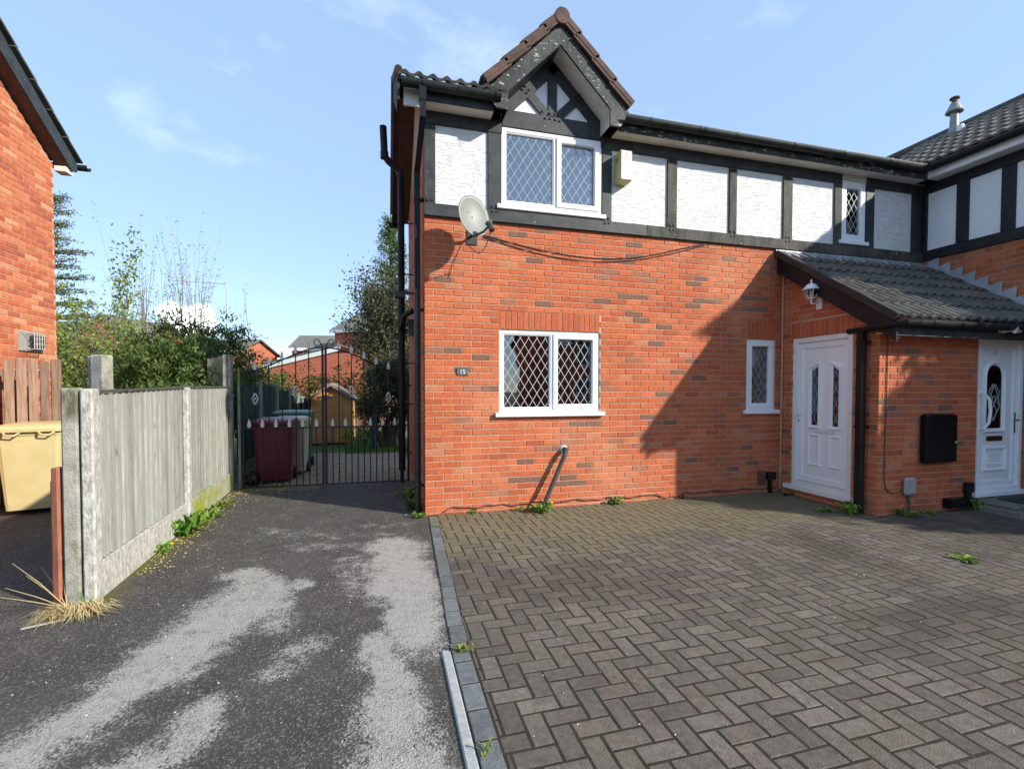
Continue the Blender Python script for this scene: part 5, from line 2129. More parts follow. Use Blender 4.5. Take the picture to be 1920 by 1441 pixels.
def basket(mb, x, y, z):
    for k in range(4):
        pts = []
        for i in range(9):
            t = i / 8
            a = k * math.pi / 2 + t * math.pi * 1.1
            r = .036 * math.sin(math.pi * t) + .005
            pts.append((x + r * math.cos(a), y + r * math.sin(a), z - .085 + .17 * t))
        mb.tube(pts, .007, 5)


def gate_leaf(x0, x1, label, full, half, baskets, hinge_right):
    root = thing('iron_gate', ((x0 + x1) / 2, GY, 0), label, 'gate', 'pair of iron drive gates')
    for x in (x0, x1):
        mb = MB()
        mb.cbox(x - .016, x + .016, GY - .016, GY + .016, -.01, top_z(x) + (.0), .003)
        mb.build('stile', 'iron', root)
    for z in (.0, .893):
        mb = MB()
        mb.cbox(x0 + .016, x1 - .016, GY - .011, GY + .011, z - .009, z + .009, .002)
        mb.build('rail', 'iron', root)
    mb = MB()
    mb.tube([(x0 + (x1 - x0) * i / 14, GY, top_z(x0 + (x1 - x0) * i / 14)) for i in range(15)], .011, 6)
    mb.build('curved_rail', 'iron', root)
    for i, x in enumerate(full):
        mb = MB()
        mb.tube([(x, GY, 0), (x, GY, top_z(x))], .009, 6)
        bar = mb.build('bar', 'iron', root)
        mb = MB()
        spear(mb, x, GY, top_z(x) + .008)
        mb.build('finial', 'silver_paint', bar)
        if i in baskets:
            mb = MB()
            basket(mb, x, GY, 1.33 + .13 * (top_z(x) - 1.75) / .3)
            mb.build('basket_twist', 'silver_paint', bar)
    for x in half:
        mb = MB()
        mb.tube([(x, GY, 0), (x, GY, .905)], .009, 6)
        bar = mb.build('short_bar', 'iron', root)
        mb = MB()
        spear(mb, x, GY, .905)
        mb.build('finial', 'silver_paint', bar)
    # scroll at the meeting stile
    xm, sg = (x1, -1) if not hinge_right else (x0, 1)
    mb = MB()
    mb.tube([(xm, GY, top_z(xm)), (xm + sg * .02, GY, 2.19), (xm + sg * .06, GY, 2.255), (xm + sg * .10, GY, 2.262), (xm + sg * .125, GY, 2.225), (xm + sg * .11, GY, 2.175), (xm + sg * .075, GY, 2.155)], .008, 6)
    mb.build('scroll', 'iron', root)
    for z in ((1.55, .45) if hinge_right else (1.5, .5)):
        mb = MB()
        xx = x1 if hinge_right else x0
        mb.tube([(xx, GY, z), (xx + (.06 if hinge_right else -.06), GY, z)], .012, 6)
        mb.build('hinge', 'iron', root)
    return root


gate_leaf(-2.505, -1.385, 'left black iron gate leaf with silver spear finials in front of the bins',
          [-2.34, -2.15, -1.963, -1.772, -1.585], [-2.425, -2.245, -2.057, -1.868, -1.68, -1.48], (0, 3), False)
gate_leaf(-1.340, -.085, 'right black iron gate leaf with silver spear finials next to the house wall',
          [-1.149, -.960, -.771, -.585, -.395, -.19], [-1.243, -1.054, -.866, -.678, -.490, -.30], (1, 4), True)
mb = MB()
mb.tube([(-1.47, GY - .03, 1.36), (-1.25, GY - .03, 1.36)], .010, 8)
mb.cbox(-1.40, -1.325, GY - .045, GY - .018, 1.335, 1.385, .004)
o_ = mb.build('gate_bolt', 'iron', base=(-1.36, GY - .03, 1.36))
tag(o_, 'iron sliding bolt joining the two gate leaves', 'gate bolt')
mb = MB()
mb.cbox(-2.575, -2.54, GY - .018, GY + .018, -.05, 1.80, .004)
o_ = mb.build('gate_post', 'concrete_moss', base=(-2.56, GY, 0))
tag(o_, 'slim iron gate post at the end of the boarded fence', 'gate post')

# ================================================================== BINS


def wheelie_bin(loc, rz, mat, label, w=.56, d=.68, h=1.0, group=None, lidmat=None):
    root = thing('wheelie_bin', loc, label, 'wheelie bin', group)
    lidmat = lidmat or mat
    c, s_ = math.cos(rz), math.sin(rz)
    fr = Fr(loc, (c, s_, 0), (-s_, c, 0))

    def loft(mb, rings):
        vs, fs = [], []
        for (x0, x1, y0, y1, z, r) in rings:
            for (cx_, cy_, a0) in ((x1 - r, y0 + r, -90), (x1 - r, y1 - r, 0), (x0 + r, y1 - r, 90), (x0 + r, y0 + r, 180)):
                for k in range(3):
                    a = math.radians(a0 + 45 * k)
                    vs.append((cx_ + r * math.cos(a), cy_ + r * math.sin(a), z))
        n = 12
        for l in range(len(rings) - 1):
            for i in range(n):
                j = (i + 1) % n
                fs.append((l * n + i, l * n + j, (l + 1) * n + j, (l + 1) * n + i))
        fs.append(tuple(range(n))[::-1])
        fs.append(tuple(range((len(rings) - 1) * n, len(rings) * n)))
        mb.add(vs, fs)

    W, D = w / 2, d / 2
    mb = MB(fr)
    loft(mb, [(-W * .80, W * .80, -D * .70, D * .70, .06, .03), (-W * .82, W * .82, -D * .73, D * .74, .12, .04), (-W * .97, W * .97, -D * .97, D * .95, h - .10, .045),
              (-W, W, -D, D, h - .095, .05), (-W, W, -D, D, h - .055, .05)])
    body = mb.build('body', mat, root)
    mb = MB(fr)
    loft(mb, [(-W * .72, W * .72, -D * .735, -D * .70, .13, .005), (-W * .80, W * .80, -D * .98, -D * .95, h - .14, .005)])
    mb.build('front_panel', mat, body)
    for sg in (-1, 1):
        mb = MB(fr)
        loft(mb, [(sg * W * .83 - .012, sg * W * .83 + .008, -D * .55, -D * .48, .12, .004), (sg * W * .97 - .012, sg * W * .97 + .008, -D * .60, -D * .52, h - .12, .004)])
        mb.build('side_rib', mat, body)
    mb = MB(fr)
    loft(mb, [(-W * 1.05, W * 1.05, -D * 1.12, D * 1.02, h - .054, .06), (-W * 1.06, W * 1.06, -D * 1.13, D * 1.03, h - .02, .06), (-W * 1.0, W * 1.0, -D * 1.05, D * .98, h + .012, .06),
              (-W * .80, W * .80, -D * .80, D * .80, h + .035, .08)])
    mb.build('lid', lidmat, root)
    for x in (-.15, .15):
        mb = MB(fr)
        mb.tube([(x - .05, -D * 1.10, h - .05), (x - .02, -D * 1.18, h - .085), (x + .05, -D * 1.17, h - .095), (x + .09, -D * 1.08, h - .06)], .011, 6)
        mb.build('lid_handle', lidmat, root)
    mb = MB(fr)
    mb.tube([(-W * .85, D * 1.12, h - .07), (W * .85, D * 1.12, h - .07)], .016, 8)
    for sg in (-1, 1):
        mb.tube([(sg * W * .7, D * .98, h - .08), (sg * W * .7, D * 1.12, h - .07)], .016, 8)
    mb.build('rear_handle', mat, root)
    for sg in (-1, 1):
        mb = MB(Fr(fr.p(sg * W * .88, D * .72, .10), fr.b, fr.z, fr.a))
        mb.lathe([(.06, -.025), (.10, -.022), (.10, .022), (.06, .025)], (0, 0, 0), 16)
        mb.build('wheel', 'rubber', root)
    return root


wheelie_bin((-4.55, 1.52, 0), math.radians(14), 'bin_yellow', 'yellow wheelie bin with its lid shut in front of the picket fence', w=.60, d=.70, h=1.04)
wheelie_bin((-4.44, 2.25, 0), math.radians(24), 'bin_maroon', 'maroon wheelie bin mostly hidden behind the concrete fence post and yellow bin', h=1.03)
wheelie_bin((-2.16, 2.80, -.01), math.radians(2), 'bin_maroon', 'dark maroon wheelie bin standing just behind the left gate leaf', w=.57, d=.68, h=1.0)
wheelie_bin((-2.05, 3.50, -.01), math.radians(-3), 'bin_cream', 'cream wheelie bin squeezed between the maroon and the green bins', w=.54, d=.56, h=.98)
wheelie_bin((-2.12, 4.16, -.01), math.radians(-2), 'bin_green', 'dark green wheelie bin at the back of the row behind the gate', w=.62, d=.70, h=1.06)
# black sack beside the maroon bin
mb = MB()
n, m_ = 14, 8
vs, fs = [], []
for j in range(m_ + 1):
    for i in range(n):
        a = 2 * math.pi * i / n
        t = j / m_
        r = .10 * math.sin(math.pi * min(1, .18 + .82 * t) ** .9) * (1 + .22 * math.sin(a * 3 + j) + .12 * math.sin(a * 5 - j * 2)) + .004
        vs.append((-2.44 + r * math.cos(a), 2.50 + r * math.sin(a) * .8, -.01 + .24 * t + .012 * math.sin(a * 4 + j)))
for j in range(m_):
    for i in range(n):
        fs.append((j * n + i, j * n + (i + 1) % n, (j + 1) * n + (i + 1) % n, (j + 1) * n + i))
fs.append(tuple(range(n))[::-1])
mb.add(vs, fs)
o_ = mb.build('refuse_sack', 'bag_black', base=(-2.44, 2.5, 0), smooth=True)
tag(o_, 'small black plastic sack slumped beside the maroon bin behind the gate', 'sack')

# ================================================================== BACK GARDEN
gf = thing('green_fence', (-2.78, 5.5, 0), 'dark green boarded fence with concrete posts behind the bins', 'fence')
GFr = Fr((-2.78, 2.55, 0), (0, 1, 0), (1, 0, 0))
edges = [0.45, 1.85, 3.3, 4.75, 5.95, 6.8]
tops = [1.56, 1.55, 1.45, 1.32, 1.22]
for i in range(5):
    a0, a1 = edges[i], edges[i + 1]
    n = 11
    w = (a1 - a0 - .1) / n
    mb = MB(GFr)
    mb.cbox(a0 + .05, a1 - .05, -.03, .0, -.05, .25, .005)
    mb.build('gravel_board', 'concrete', gf)
    for k in range(n):
        mb = MB(GFr)
        x = a0 + .05 + w * k
        mb.cbox(x, x + w * .96, -.02 + .006 * (k % 2), .004 + .006 * (k % 2), .25, tops[i] + random.uniform(-.01, .01), .003)
        mb.build('slat', 'fence_green', gf)
    mb = MB(GFr)
    mb.cbox(a1 - .05, a1 + .05, -.06, .05, -.1, tops[i] + .06, .01)
    mb.build('post', 'concrete', gf)

# shed
SX0, SX1, SY0, SY1 = -2.36, -1.34, 7.95, 9.6
sh = thing('garden_shed', (-1.85, 7.95, 0), 'small orange timber garden shed with an apex roof', 'shed')
zw, za = 1.27, 1.60
xm = (SX0 + SX1) / 2
mb = MB()
mb.prism([(SX0, .03), (SX1, .03), (SX1, zw), (xm, za), (SX0, zw)], SY0 + .022, SY1)
mb.build('body', 'shed_wood', sh)
nb = 14
bh = (zw - .03) / nb
for i in range(nb + 4):
    z0, z1 = .03 + i * bh, .03 + (i + 1) * bh
    if z0 > zw:
        t = (za - z0) / (za - zw)
        if t <= .1: break
        xa, xb = xm - (xm - SX0) * t, xm + (SX1 - xm) * t
    else:
        xa, xb = SX0, SX1
    for (p, q) in ((xa, -2.06), (-1.54, xb)) if z0 < 1.36 else ((xa, xb),):
        if q - p < .05: continue
        mb = MB()
        mb.prism([(p, z0), (q, z0), (q, z1), (p, z1)], SY0 + .004 + .006 * 0, SY0 + .0215)
        mb.build('board', 'shed_wood', sh)
for k in range(5):
    x0 = -2.055 + k * .102
    mb = MB()
    mb.cbox(x0, x0 + .099, SY0 - .006, SY0 + .016, .05, 1.36, .003)
    mb.build('door_board', 'shed_wood', sh)
for z in (.22, .72, 1.22):
    mb = MB()
    mb.cbox(-2.05, -1.92, SY0 - .012, SY0 - .0065, z - .01, z + .01, .002)
    mb.build('hinge', 'iron', sh)
for sg in (-1, 1):
    mb = MB()
    mb.prism([(xm, za + .06), (xm, za + .02), (xm + sg * .60, zw - .10 + .03), (xm + sg * .60, zw - .06 + .03)], SY0 - .09, SY1 + .06)
    mb.build('roof_slope', 'shed_roof', sh)
    mb = MB()
    mb.prism([(xm, za + .035), (xm, za - .03), (xm + sg * .59, zw - .13 + .03), (xm + sg * .59, zw - .075 + .03)], SY0 - .115, SY0 - .092)
    mb.build('barge_board', 'shed_roof', sh)
mb = MB()
mb.cbox(-2.56, -2.40, 8.1, 9.4, 0, 1.25, .01)
o_ = mb.build('timber_screen', 'black_timber', base=(-2.48, 8.1, 0))
tag(o_, 'narrow dark timber screen standing against the left side of the shed', 'screen')
mb = MB()
mb.tube([(-.72, 6.45, 0), (-.72, 6.45, .02), (-.72, 6.45, .85)], .045, 10)
mb.tube([(-.72, 6.45, .86), (-.72, 6.45, 1.9)], .018, 8)
o_ = mb.build('line_post', 'green_pole', base=(-.72, 6.45, 0))
tag(o_, 'dark teal washing line post on the grass behind the right gate leaf', 'post')
# ================================================================== FAR BUILDINGS


def far_window(root, fr, a0, a1, z0, z1):
    mb = MB(fr)
    frame_ring(mb, a0, a1, z0, z1, .10, -.02, .05)
    w = mb.build('window', 'far_white', root)
    mb = MB(fr)
    mb.box(a0 + .1, a1 - .1, .0, .012, z0 + .1, z1 - .1)
    mb.build('pane', 'far_glass', w)
    mb = MB(fr)
    mb.box((a0 + a1) / 2 - .04, (a0 + a1) / 2 + .04, .013, .045, z0 + .1, z1 - .1)
    mb.build('mullion', 'far_white', w)


def far_house(name, loc, rz, w, d, he, hr, label, wins=(), roofmat='far_roof', wallmat='far_brick', trim=True):
    root = thing(name, loc, label, 'house')
    c, s_ = math.cos(rz), math.sin(rz)
    fr = Fr(loc, (c, s_, 0), (s_, -c, 0))       # a along the front, b out to the viewer
    mb = MB(fr)
    mb.box(0, w, -d, 0, 0, he)
    f3 = Fr(fr.o, fr.b, fr.a, fr.z)
    mb.prism([(0, he), (-d, he), (-d / 2, hr - .08)], 0, w, f3)
    mb.build('wall', wallmat, root)
    for sg in (0, 1):
        mb = MB(fr)
        e = .3
        sl = (hr - he) / (d / 2)
        y0, y1 = (e, -d / 2) if sg == 0 else (-d - e, -d / 2)
        z0 = he - sl * e
        mb.add([(-e, y0, z0), (w + e, y0, z0), (w + e, y1, hr), (-e, y1, hr), (-e, y0, z0 + .12), (w + e, y0, z0 + .12), (w + e, y1, hr + .12), (-e, y1, hr + .12)],
               [(0, 1, 2, 3), (4, 5, 6, 7), (0, 1, 5, 4), (1, 2, 6, 5), (2, 3, 7, 6), (3, 0, 4, 7)])
        rf = mb.build('roof', roofmat, root)
        if sg == 0:
            mb = MB(fr)
            mb.box(-e, w + e, e + .005, e + .06, z0 - .18, z0 + .10)
            mb.build('fascia', 'far_white', root)
    for q in wins:
        far_window(root, fr, *q)
    return root


far_house('terraced_house', (-22.5, 42.0, 0), -.26, 10.2, 7.0, 4.75, 5.95, 'long low brick terrace with grey roof behind the dark conifer hedge',
          [(.8, 2.0, 3.0, 4.3), (3.2, 4.2, 3.0, 4.3), (5.4, 6.6, 3.0, 4.3), (7.8, 9.0, 3.0, 4.3)])
hb = far_house('far_house', (-26.0, 33.5, 0), -.20, 9.6, 6.0, 4.7, 6.25, 'grey roofed brick house showing through the shrubs beside the left gable', [(6.2, 7.4, 2.9, 4.2)])
# its projecting gable
gfr = Fr((-19.3, 30.4, 0), (.97, -.24, 0), (-.24, -.97, 0))
mb = MB(gfr)
mb.prism([(0, 0), (3.4, 0), (3.4, 4.5), (1.7, 6.1), (0, 4.5)], -3.2, 0)
mb.build('gable_wing', 'far_brick', hb)
for sg in (-1, 1):
    mb = MB(gfr)
    mb.prism([(1.7, 6.26), (1.7, 6.10), (1.7 + sg * 1.98, 4.26), (1.7 + sg * 1.98, 4.42)], -3.3, .22)
    mb.build('gable_roof', 'far_roof', hb)
far_window(hb, gfr, 1.1, 2.3, 2.9, 4.1)
far_house('far_house', (-9.0, 43.4, 0), -.20, 6.2, 5.5, 5.45, 6.80, 'far brick house with grey slate roof and white window above the sloping lean-to', [(1.05, 2.1, 4.0, 5.3), (2.5, 3.3, 4.3, 5.2)])
far_house('far_house', (-4.6, 37.6, 0), -.62, 6.5, 7.0, 6.6, 8.4, 'tall orange brick house half hidden by the tree beside the soil pipe')
lt_ = thing('lean_to', (-2.5, 13.8, 0), 'orange brick lean-to wall with a white sloping edge beyond the shed', 'outbuilding')
LF = Fr((-4.75, 14.2, 0), (.967, -.255, 0), (-.255, -.967, 0))
mb = MB(LF)
mb.prism([(0, 0), (4.2, 0), (4.2, 2.86), (2.35, 2.86), (0, 2.28)], -3, 0)
mb.build('wall', 'far_brick', lt_)
mb = MB(LF)
mb.prism([(-.15, 2.24), (2.75, 2.95), (2.75, 3.13), (-.15, 2.42)], .002, .05)
mb.build('verge_board', 'far_white', lt_)
mb = MB(LF)
mb.prism([(-.2, 2.42), (2.75, 3.14), (2.75, 3.18), (-.2, 2.46)], -3.1, .08)
mb.build('roof', 'far_roof', lt_)
# tv aerials on the far roofs
ae = thing('tv_aerial', (-13.4, 39.6, 5.5), 'thin mast with a long horizontal aerial above the grey terrace roof', 'aerial')
mb = MB()
mb.tube([(-13.4, 39.6, 5.4), (-13.4, 39.6, 10.7)], .05, 6)
mb.build('mast', 'aerial', ae)
mb = MB()
mb.tube([(-13.4, 39.6, 10.4), (-17.5, 40.2, 10.55)], .03, 6)
mb.build('boom', 'aerial', ae)
for i in range(10):
    x = -14.4 - i * .32
    y = 39.6 + (x + 13.4) * -.146
    mb = MB()
    mb.tube([(x, y, 10.45 - .25), (x, y, 10.45 + .35)], .018, 5)
    mb.build('element', 'aerial', ae)
a2 = MB()
a2.tube([(-4.55, 37.6, 6.5), (-4.55, 37.6, 9.15)], .035, 6)
a2.tube([(-4.75, 37.6, 9.1), (-4.35, 37.6, 9.1)], .03, 5)
o_ = a2.build('mast', 'aerial', base=(-4.55, 37.6, 6.5))
tag(o_, 'lone thin mast on the tall orange house above the gate', 'mast')

# ================================================================== PLANTS


def leaves(name, pts, size, mat, parent, kind=None, aspect=.55, flat=0.0, base=None, up=None, seed=1, var=.5):
    """many small folded leaf faces at the given points"""
    rng = np.random.default_rng(seed)
    P_ = np.asarray(pts, dtype=float)
    n = len(P_)
    d = rng.normal(size=(n, 3))
    if up is not None:
        d = d * (1 - flat) + np.asarray(up)[None] * flat * 1.8 if np.ndim(up) == 1 else d * (1 - flat) + up * flat * 1.8
    d /= np.linalg.norm(d, axis=1)[:, None] + 1e-9
    q = rng.normal(size=(n, 3))
    e = np.cross(d, q)
    e /= np.linalg.norm(e, axis=1)[:, None] + 1e-9
    s_ = size * (1 - var / 2 + var * rng.random(n))[:, None]
    a = P_ - d * s_ * .5
    c = P_ + d * s_ * .5
    b = P_ + e * s_ * aspect * .5
    f = P_ - e * s_ * aspect * .5
    V = np.stack([a, b, c, f], 1).reshape(-1, 3)
    bb = ROOT.get(parent, Vector((0, 0, 0))) if parent is not None else Vector(base or (0, 0, 0))
    V = V - np.array(bb)[None]
    me = bpy.data.meshes.new(name)
    me.vertices.add(4 * n)
    me.vertices.foreach_set('co', V.ravel())
    me.loops.add(4 * n)
    me.loops.foreach_set('vertex_index', np.arange(4 * n, dtype=np.int32))
    me.polygons.add(n)
    me.polygons.foreach_set('loop_start', np.arange(0, 4 * n, 4, dtype=np.int32))
    me.polygons.foreach_set('loop_total', np.full(n, 4, dtype=np.int32))
    me.update(calc_edges=True)
    at = me.attributes.new('rnd', 'FLOAT', 'FACE')
    at.data.foreach_set('value', rng.random(n).astype(np.float32))
    return link(name, me, mat, parent, bb, kind=kind)


def blob_points(ells, n, clump, seed, shell=.55, nclump=None):
    """points gathered in clumps through ellipsoids (centre, radii); uneven outline"""
    rng = np.random.default_rng(seed)
    vols = np.array([r[0] * r[1] * r[2] for c, r in ells]) ** .7
    pr = vols / vols.sum()
    nc = nclump or max(8, n // 45)
    out_ = []
    idx = rng.choice(len(ells), nc, p=pr)
    for i in idx:
        c, r = ells[i]
        d = rng.normal(size=3)
        d /= np.linalg.norm(d)
        rad = shell + (1 - shell) * rng.random() ** .6
        rad *= 1 + .16 * rng.normal()
        cc = np.array(c) + d * np.array(r) * rad
        k = max(4, int(n / nc * (.5 + rng.random())))
        out_.append(cc[None] + rng.normal(size=(k, 3)) * clump * np.array([1, 1, .75]))
    return np.concatenate(out_)


def grow(base, h, spread, n_limb, seed, r0=.08, lean=(0, 0), levels=2, up=.75, curve=.2, split=3):
    """tapered trunk with limbs; returns tubes and twig points"""
    rng = random.Random(seed)
    tubes, tips = [], []

    def branch(p, d, L, r, lvl):
        pts, rs = [p.copy()], [r]
        q = p.copy()
        dd = d.copy()
        n = 5
        for i in range(n):
            dd = (dd + Vector((rng.uniform(-1, 1), rng.uniform(-1, 1), rng.uniform(-.2, .7) * up)) * curve).normalized()
            q = q + dd * L / n
            pts.append(q.copy())
            rs.append(r * (1 - .75 * (i + 1) / n))
            if lvl < levels and i >= 1:
                for _ in range(split if i < n - 1 else 1):
                    if rng.random() < .55:
                        a = Vector((rng.uniform(-1, 1), rng.uniform(-1, 1), rng.uniform(-.1, .9) * up)).normalized()
                        branch(q, (dd * .55 + a * spread).normalized(), L * rng.uniform(.4, .62), rs[-1] * .75, lvl + 1)
            if lvl >= levels - 1:
                tips.append(q.copy())
        tubes.append((pts, rs))

    base = Vector(base)
    for k in range(n_limb):
        a = 2 * math.pi * k / n_limb + rng.uniform(-.4, .4)
        s_ = spread * rng.uniform(.5, 1.0) if n_limb > 1 else .05
        d = Vector((math.cos(a) * s_ + lean[0], math.sin(a) * s_ + lean[1], 1)).normalized()
        branch(base + Vector((math.cos(a), math.sin(a), 0)) * r0 * .4, d, h * rng.uniform(.75, 1.0), r0 * rng.uniform(.7, 1), 0)
    return tubes, tips


def plant(name, loc, label, cat, tubes=None, bark='bark', crown=None, group=None, trunk_name='trunk', crown_name='crown'):
    root = thing(name, loc, label, cat, group)
    if tubes:
        mb = MB()
        for pts, rs in tubes:
            mb.tube(pts, rs, 5, caps=False)
        mb.build(trunk_name, bark, root)
    for c in (crown or []):
        pts, size, mat, kw = c
        leaves(crown_name, pts, size, mat, root, **kw)
    return root


def twig_leaves(tips, per, jit, seed):
    rng = np.random.default_rng(seed)
    T_ = np.array([list(t) for t in tips])
    return (np.repeat(T_, per, 0) + rng.normal(size=(len(T_) * per, 3)) * jit)


# cypress hedge mass behind the boarded fence
ells = [((-3.42, 2.25, 1.38), (.56, .60, .92)), ((-3.95, 2.70, 1.26), (.70, .66, .84)), ((-3.55, 4.5, 1.62), (.72, .8, 1.16)), ((-4.66, 3.45, .95), (.72, .66, .85)), ((-3.55, 3.3, 1.68), (.68, .64, .88))]
t_, tp_ = grow((-3.75, 3.0, 0), 1.5, .5, 5, 11, .05)
plant('cypress_hedge', (-3.75, 3.0, 0), 'dense dark green conifer hedge rising behind the boarded fence', 'hedge', t_, 'bark',
      [(blob_points(ells, 42000, .070, 3, .62, 1200), .075, 'needle', dict(aspect=.34, seed=2, flat=.40, up=(0, 0, 1)))])
# leafy shrub between left house and hedge
ells = [((-6.3, 4.5, 1.7), (.75, .6, 1.25)), ((-6.9, 5.0, 1.9), (.7, .7, 1.5)), ((-5.6, 4.9, 1.35), (.7, .5, 1.0)), ((-6.3, 5.4, 2.2), (.8, .6, 1.1))]
t_, tp_ = grow((-6.2, 4.8, 0), 2.8, .45, 7, 21, .035, levels=2)
plant('leafy_shrub', (-6.2, 4.8, 0), 'loose bright green shrub beside the left-hand gable', 'shrub', t_, 'bark_pale',
      [(blob_points(ells, 7500, .16, 5, .35, 240), .075, 'leaf_olive', dict(seed=4)), (blob_points(ells, 3500, .14, 6, .3, 120), .07, 'leaf_bright', dict(seed=5))])
ells = [((-5.0, 5.6, 1.15), (.7, .5, 1.0)), ((-5.5, 6.2, 1.4), (.7, .5, 1.2))]
t_, tp_ = grow((-5.2, 6.0, 0), 2.2, .4, 7, 26, .03, levels=2)
plant('leafy_shrub', (-5.2, 5.9, 0), 'yellow-green shrub between the left house and the dark conifer hedge', 'shrub', t_, 'bark_pale',
      [(blob_points(ells, 4500, .15, 9, .3, 160), .07, 'leaf_olive', dict(seed=8)), (twig_leaves(tp_, 4, .07, 3), .06, 'leaf_bright', dict(seed=9))])
# upright leafy sapling
t_, tp_ = grow((-7.2, 8.4, 0), 3.5, .22, 1, 33, .045, levels=2, up=1.2, curve=.08)
plant('young_tree', (-7.2, 8.4, 0), 'slender young tree with small green leaves above the shrubs at left', 'tree', t_, 'bark',
      [(twig_leaves([p for p in tp_ if p.z > 1.2], 12, .10, 4), .095, 'leaf_olive', dict(seed=14))])
# bare twiggy whips against the sky
for i, (x, y, h, sd_, lab) in enumerate(((-7.0, 10.2, 4.5, 41, 'tall bare budding whips against the sky left of the small white cloud'),
                                          (-6.0, 10.6, 4.6, 42, 'cluster of upright bare twigs above the conifer hedge below the aerial'),
                                          (-4.3, 10.0, 3.4, 43, 'sparse bare twigs just left of the iron gate'))):
    t_, tp_ = grow((x, y, 0), h, .13, 11 if i < 2 else 7, sd_, .030, levels=1, up=1.5, curve=.07, split=2)
    plant('twiggy_shrub', (x, y, 0), lab, 'shrub', t_, 'bark_pale', [(twig_leaves(tp_, 4 if i < 2 else 3, .05, sd_), .06, 'bud', dict(seed=sd_))], group='bare twiggy shrubs beyond the fence')
# cedar behind the left house: level tiers
cx, cyy = -16.2, 21.8
tiers = []
rng = np.random.default_rng(8)
tb = [([Vector((cx, cyy, 0)), Vector((cx, cyy, 6)), Vector((cx, cyy, 11.5))], [.3, .2, .03])]
for k in range(13):
    z = 3.2 + k * .62
    L_ = (2.6 - .13 * k) * rng.uniform(.8, 1.1)
    for j in range(7):
        a = 2 * math.pi * j / 7 + rng.uniform(-.4, .4)
        e = Vector((cx + math.cos(a) * L_, cyy + math.sin(a) * L_, z + rng.uniform(-.1, .2)))
        tb.append(([Vector((cx, cyy, z - .2)), e], [.05, .012]))
        for t in np.linspace(.25, 1, 12):
            c = np.array([cx + math.cos(a) * L_ * t, cyy + math.sin(a) * L_ * t, z - .2 + .25 * t])
            tiers.append(c[None] + rng.normal(size=(16, 3)) * np.array([.20, .20, .055]))
plant('cedar_tree', (cx, cyy, 0), 'cedar with level branches peeping out from behind the left-hand gable', 'tree', tb, 'bark',
      [(np.concatenate(tiers), .16, 'cedar', dict(aspect=.3, seed=3))])
# garden tree with short trunk behind the right gate leaf
tb, tp_ = grow((-.40, 7.0, 0), .95, .55, 3, 51, .17, levels=1, curve=.25)
ells = [((-.35, 7.0, 1.25), (.66, .6, .72)), ((-.35, 7.3, 1.9), (.6, .5, .5)), ((-.05, 7.2, 1.75), (.65, .6, .75)), ((-.75, 7.1, 1.05), (.36, .45, .5)), ((.2, 6.9, 1.2), (.5, .5, .7))]
plant('garden_tree', (-.40, 7.0, 0), 'dark dense shrubby tree with a thick forked trunk behind the right gate leaf', 'tree', tb, 'bark',
      [(blob_points(ells, 20000, .085, 15, .40, 620), .06, 'shrub_dark', dict(seed=6)), (blob_points(ells, 1800, .10, 16, .75, 120), .06, 'leaf_mid', dict(seed=7))])
# taller open tree behind it
tb, tp_ = grow((.0, 9.3, 0), 3.4, .34, 6, 63, .085, levels=2, curve=.16)
plant('open_tree', (.0, 9.3, 0), 'open tree with pale bare branches and sparse leaves behind the soil pipe', 'tree', tb, 'bark_pale',
      [(twig_leaves(tp_, 18, .16, 5), .085, 'shrub_dark', dict(seed=16)), (twig_leaves(tp_[::2], 5, .2, 6), .075, 'leaf_mid', dict(seed=17))])
# conifer top further back
ct = []
tb = [([Vector((-.1, 20.5, 0)), Vector((-.1, 20.5, 6)), Vector((-.1, 20.5, 10.6))], [.25, .15, .02])]
for k in range(22):
    z = 2.2 + k * .38
    L_ = 2.2 * (1 - k / 25)
    for j in range(8):
        a = rng.uniform(0, 6.28)
        tb.append(([Vector((-.1, 20.5, z)), Vector((-.1 + math.cos(a) * L_, 20.5 + math.sin(a) * L_, z + .35))], [.03, .006]))
        for t in np.linspace(.2, 1, 9):
            c = np.array([-.1 + math.cos(a) * L_ * t, 20.5 + math.sin(a) * L_ * t, z + .35 * t])
            ct.append(c[None] + rng.normal(size=(9, 3)) * .11)
plant('conifer_tree', (-.1, 20.5, 0), 'tall conifer whose side shows behind the soil pipe of the brick house', 'tree', tb, 'bark',
      [(np.concatenate(ct), .15, 'needle', dict(aspect=.3, seed=23))])
# bright hedge behind the shed
ells = [((-3.1, 10.6, 1.2), (.9, .6, .9)), ((-2.0, 10.9, 1.3), (.9, .6, .85)), ((-1.0, 11.0, 1.35), (.8, .6, .9)), ((-4.2, 10.8, 1.25), (.9, .6, .95))]
t_, tp_ = grow((-2.2, 10.8, 0), 1.6, .6, 8, 71, .03)
plant('garden_hedge', (-2.2, 10.8, 0), 'sunlit bright green hedge behind the shed', 'hedge', t_, 'bark',
      [(blob_points(ells, 7000, .12, 25, .5, 260), .085, 'leaf_bright', dict(seed=26)), (blob_points(ells, 3500, .10, 27, .4, 160), .08, 'leaf_mid', dict(seed=28))])
ells = [((-3.3, 5.6, 1.35), (.35, .5, .55)), ((-3.4, 6.6, 1.4), (.4, .6, .5)), ((-3.2, 7.8, 1.3), (.45, .6, .5))]
t_, tp_ = grow((-3.3, 6.6, 0), 1.4, .5, 5, 73, .03)
plant('overhanging_shrub', (-3.3, 6.6, 0), 'green shrub leaning over the dark green fence', 'shrub', t_, 'bark',
      [(blob_points(ells, 3800, .10, 35, .4, 160), .07, 'leaf_mid', dict(seed=36)), (blob_points(ells, 1600, .10, 37, .6, 80), .07, 'leaf_bright', dict(seed=38))])
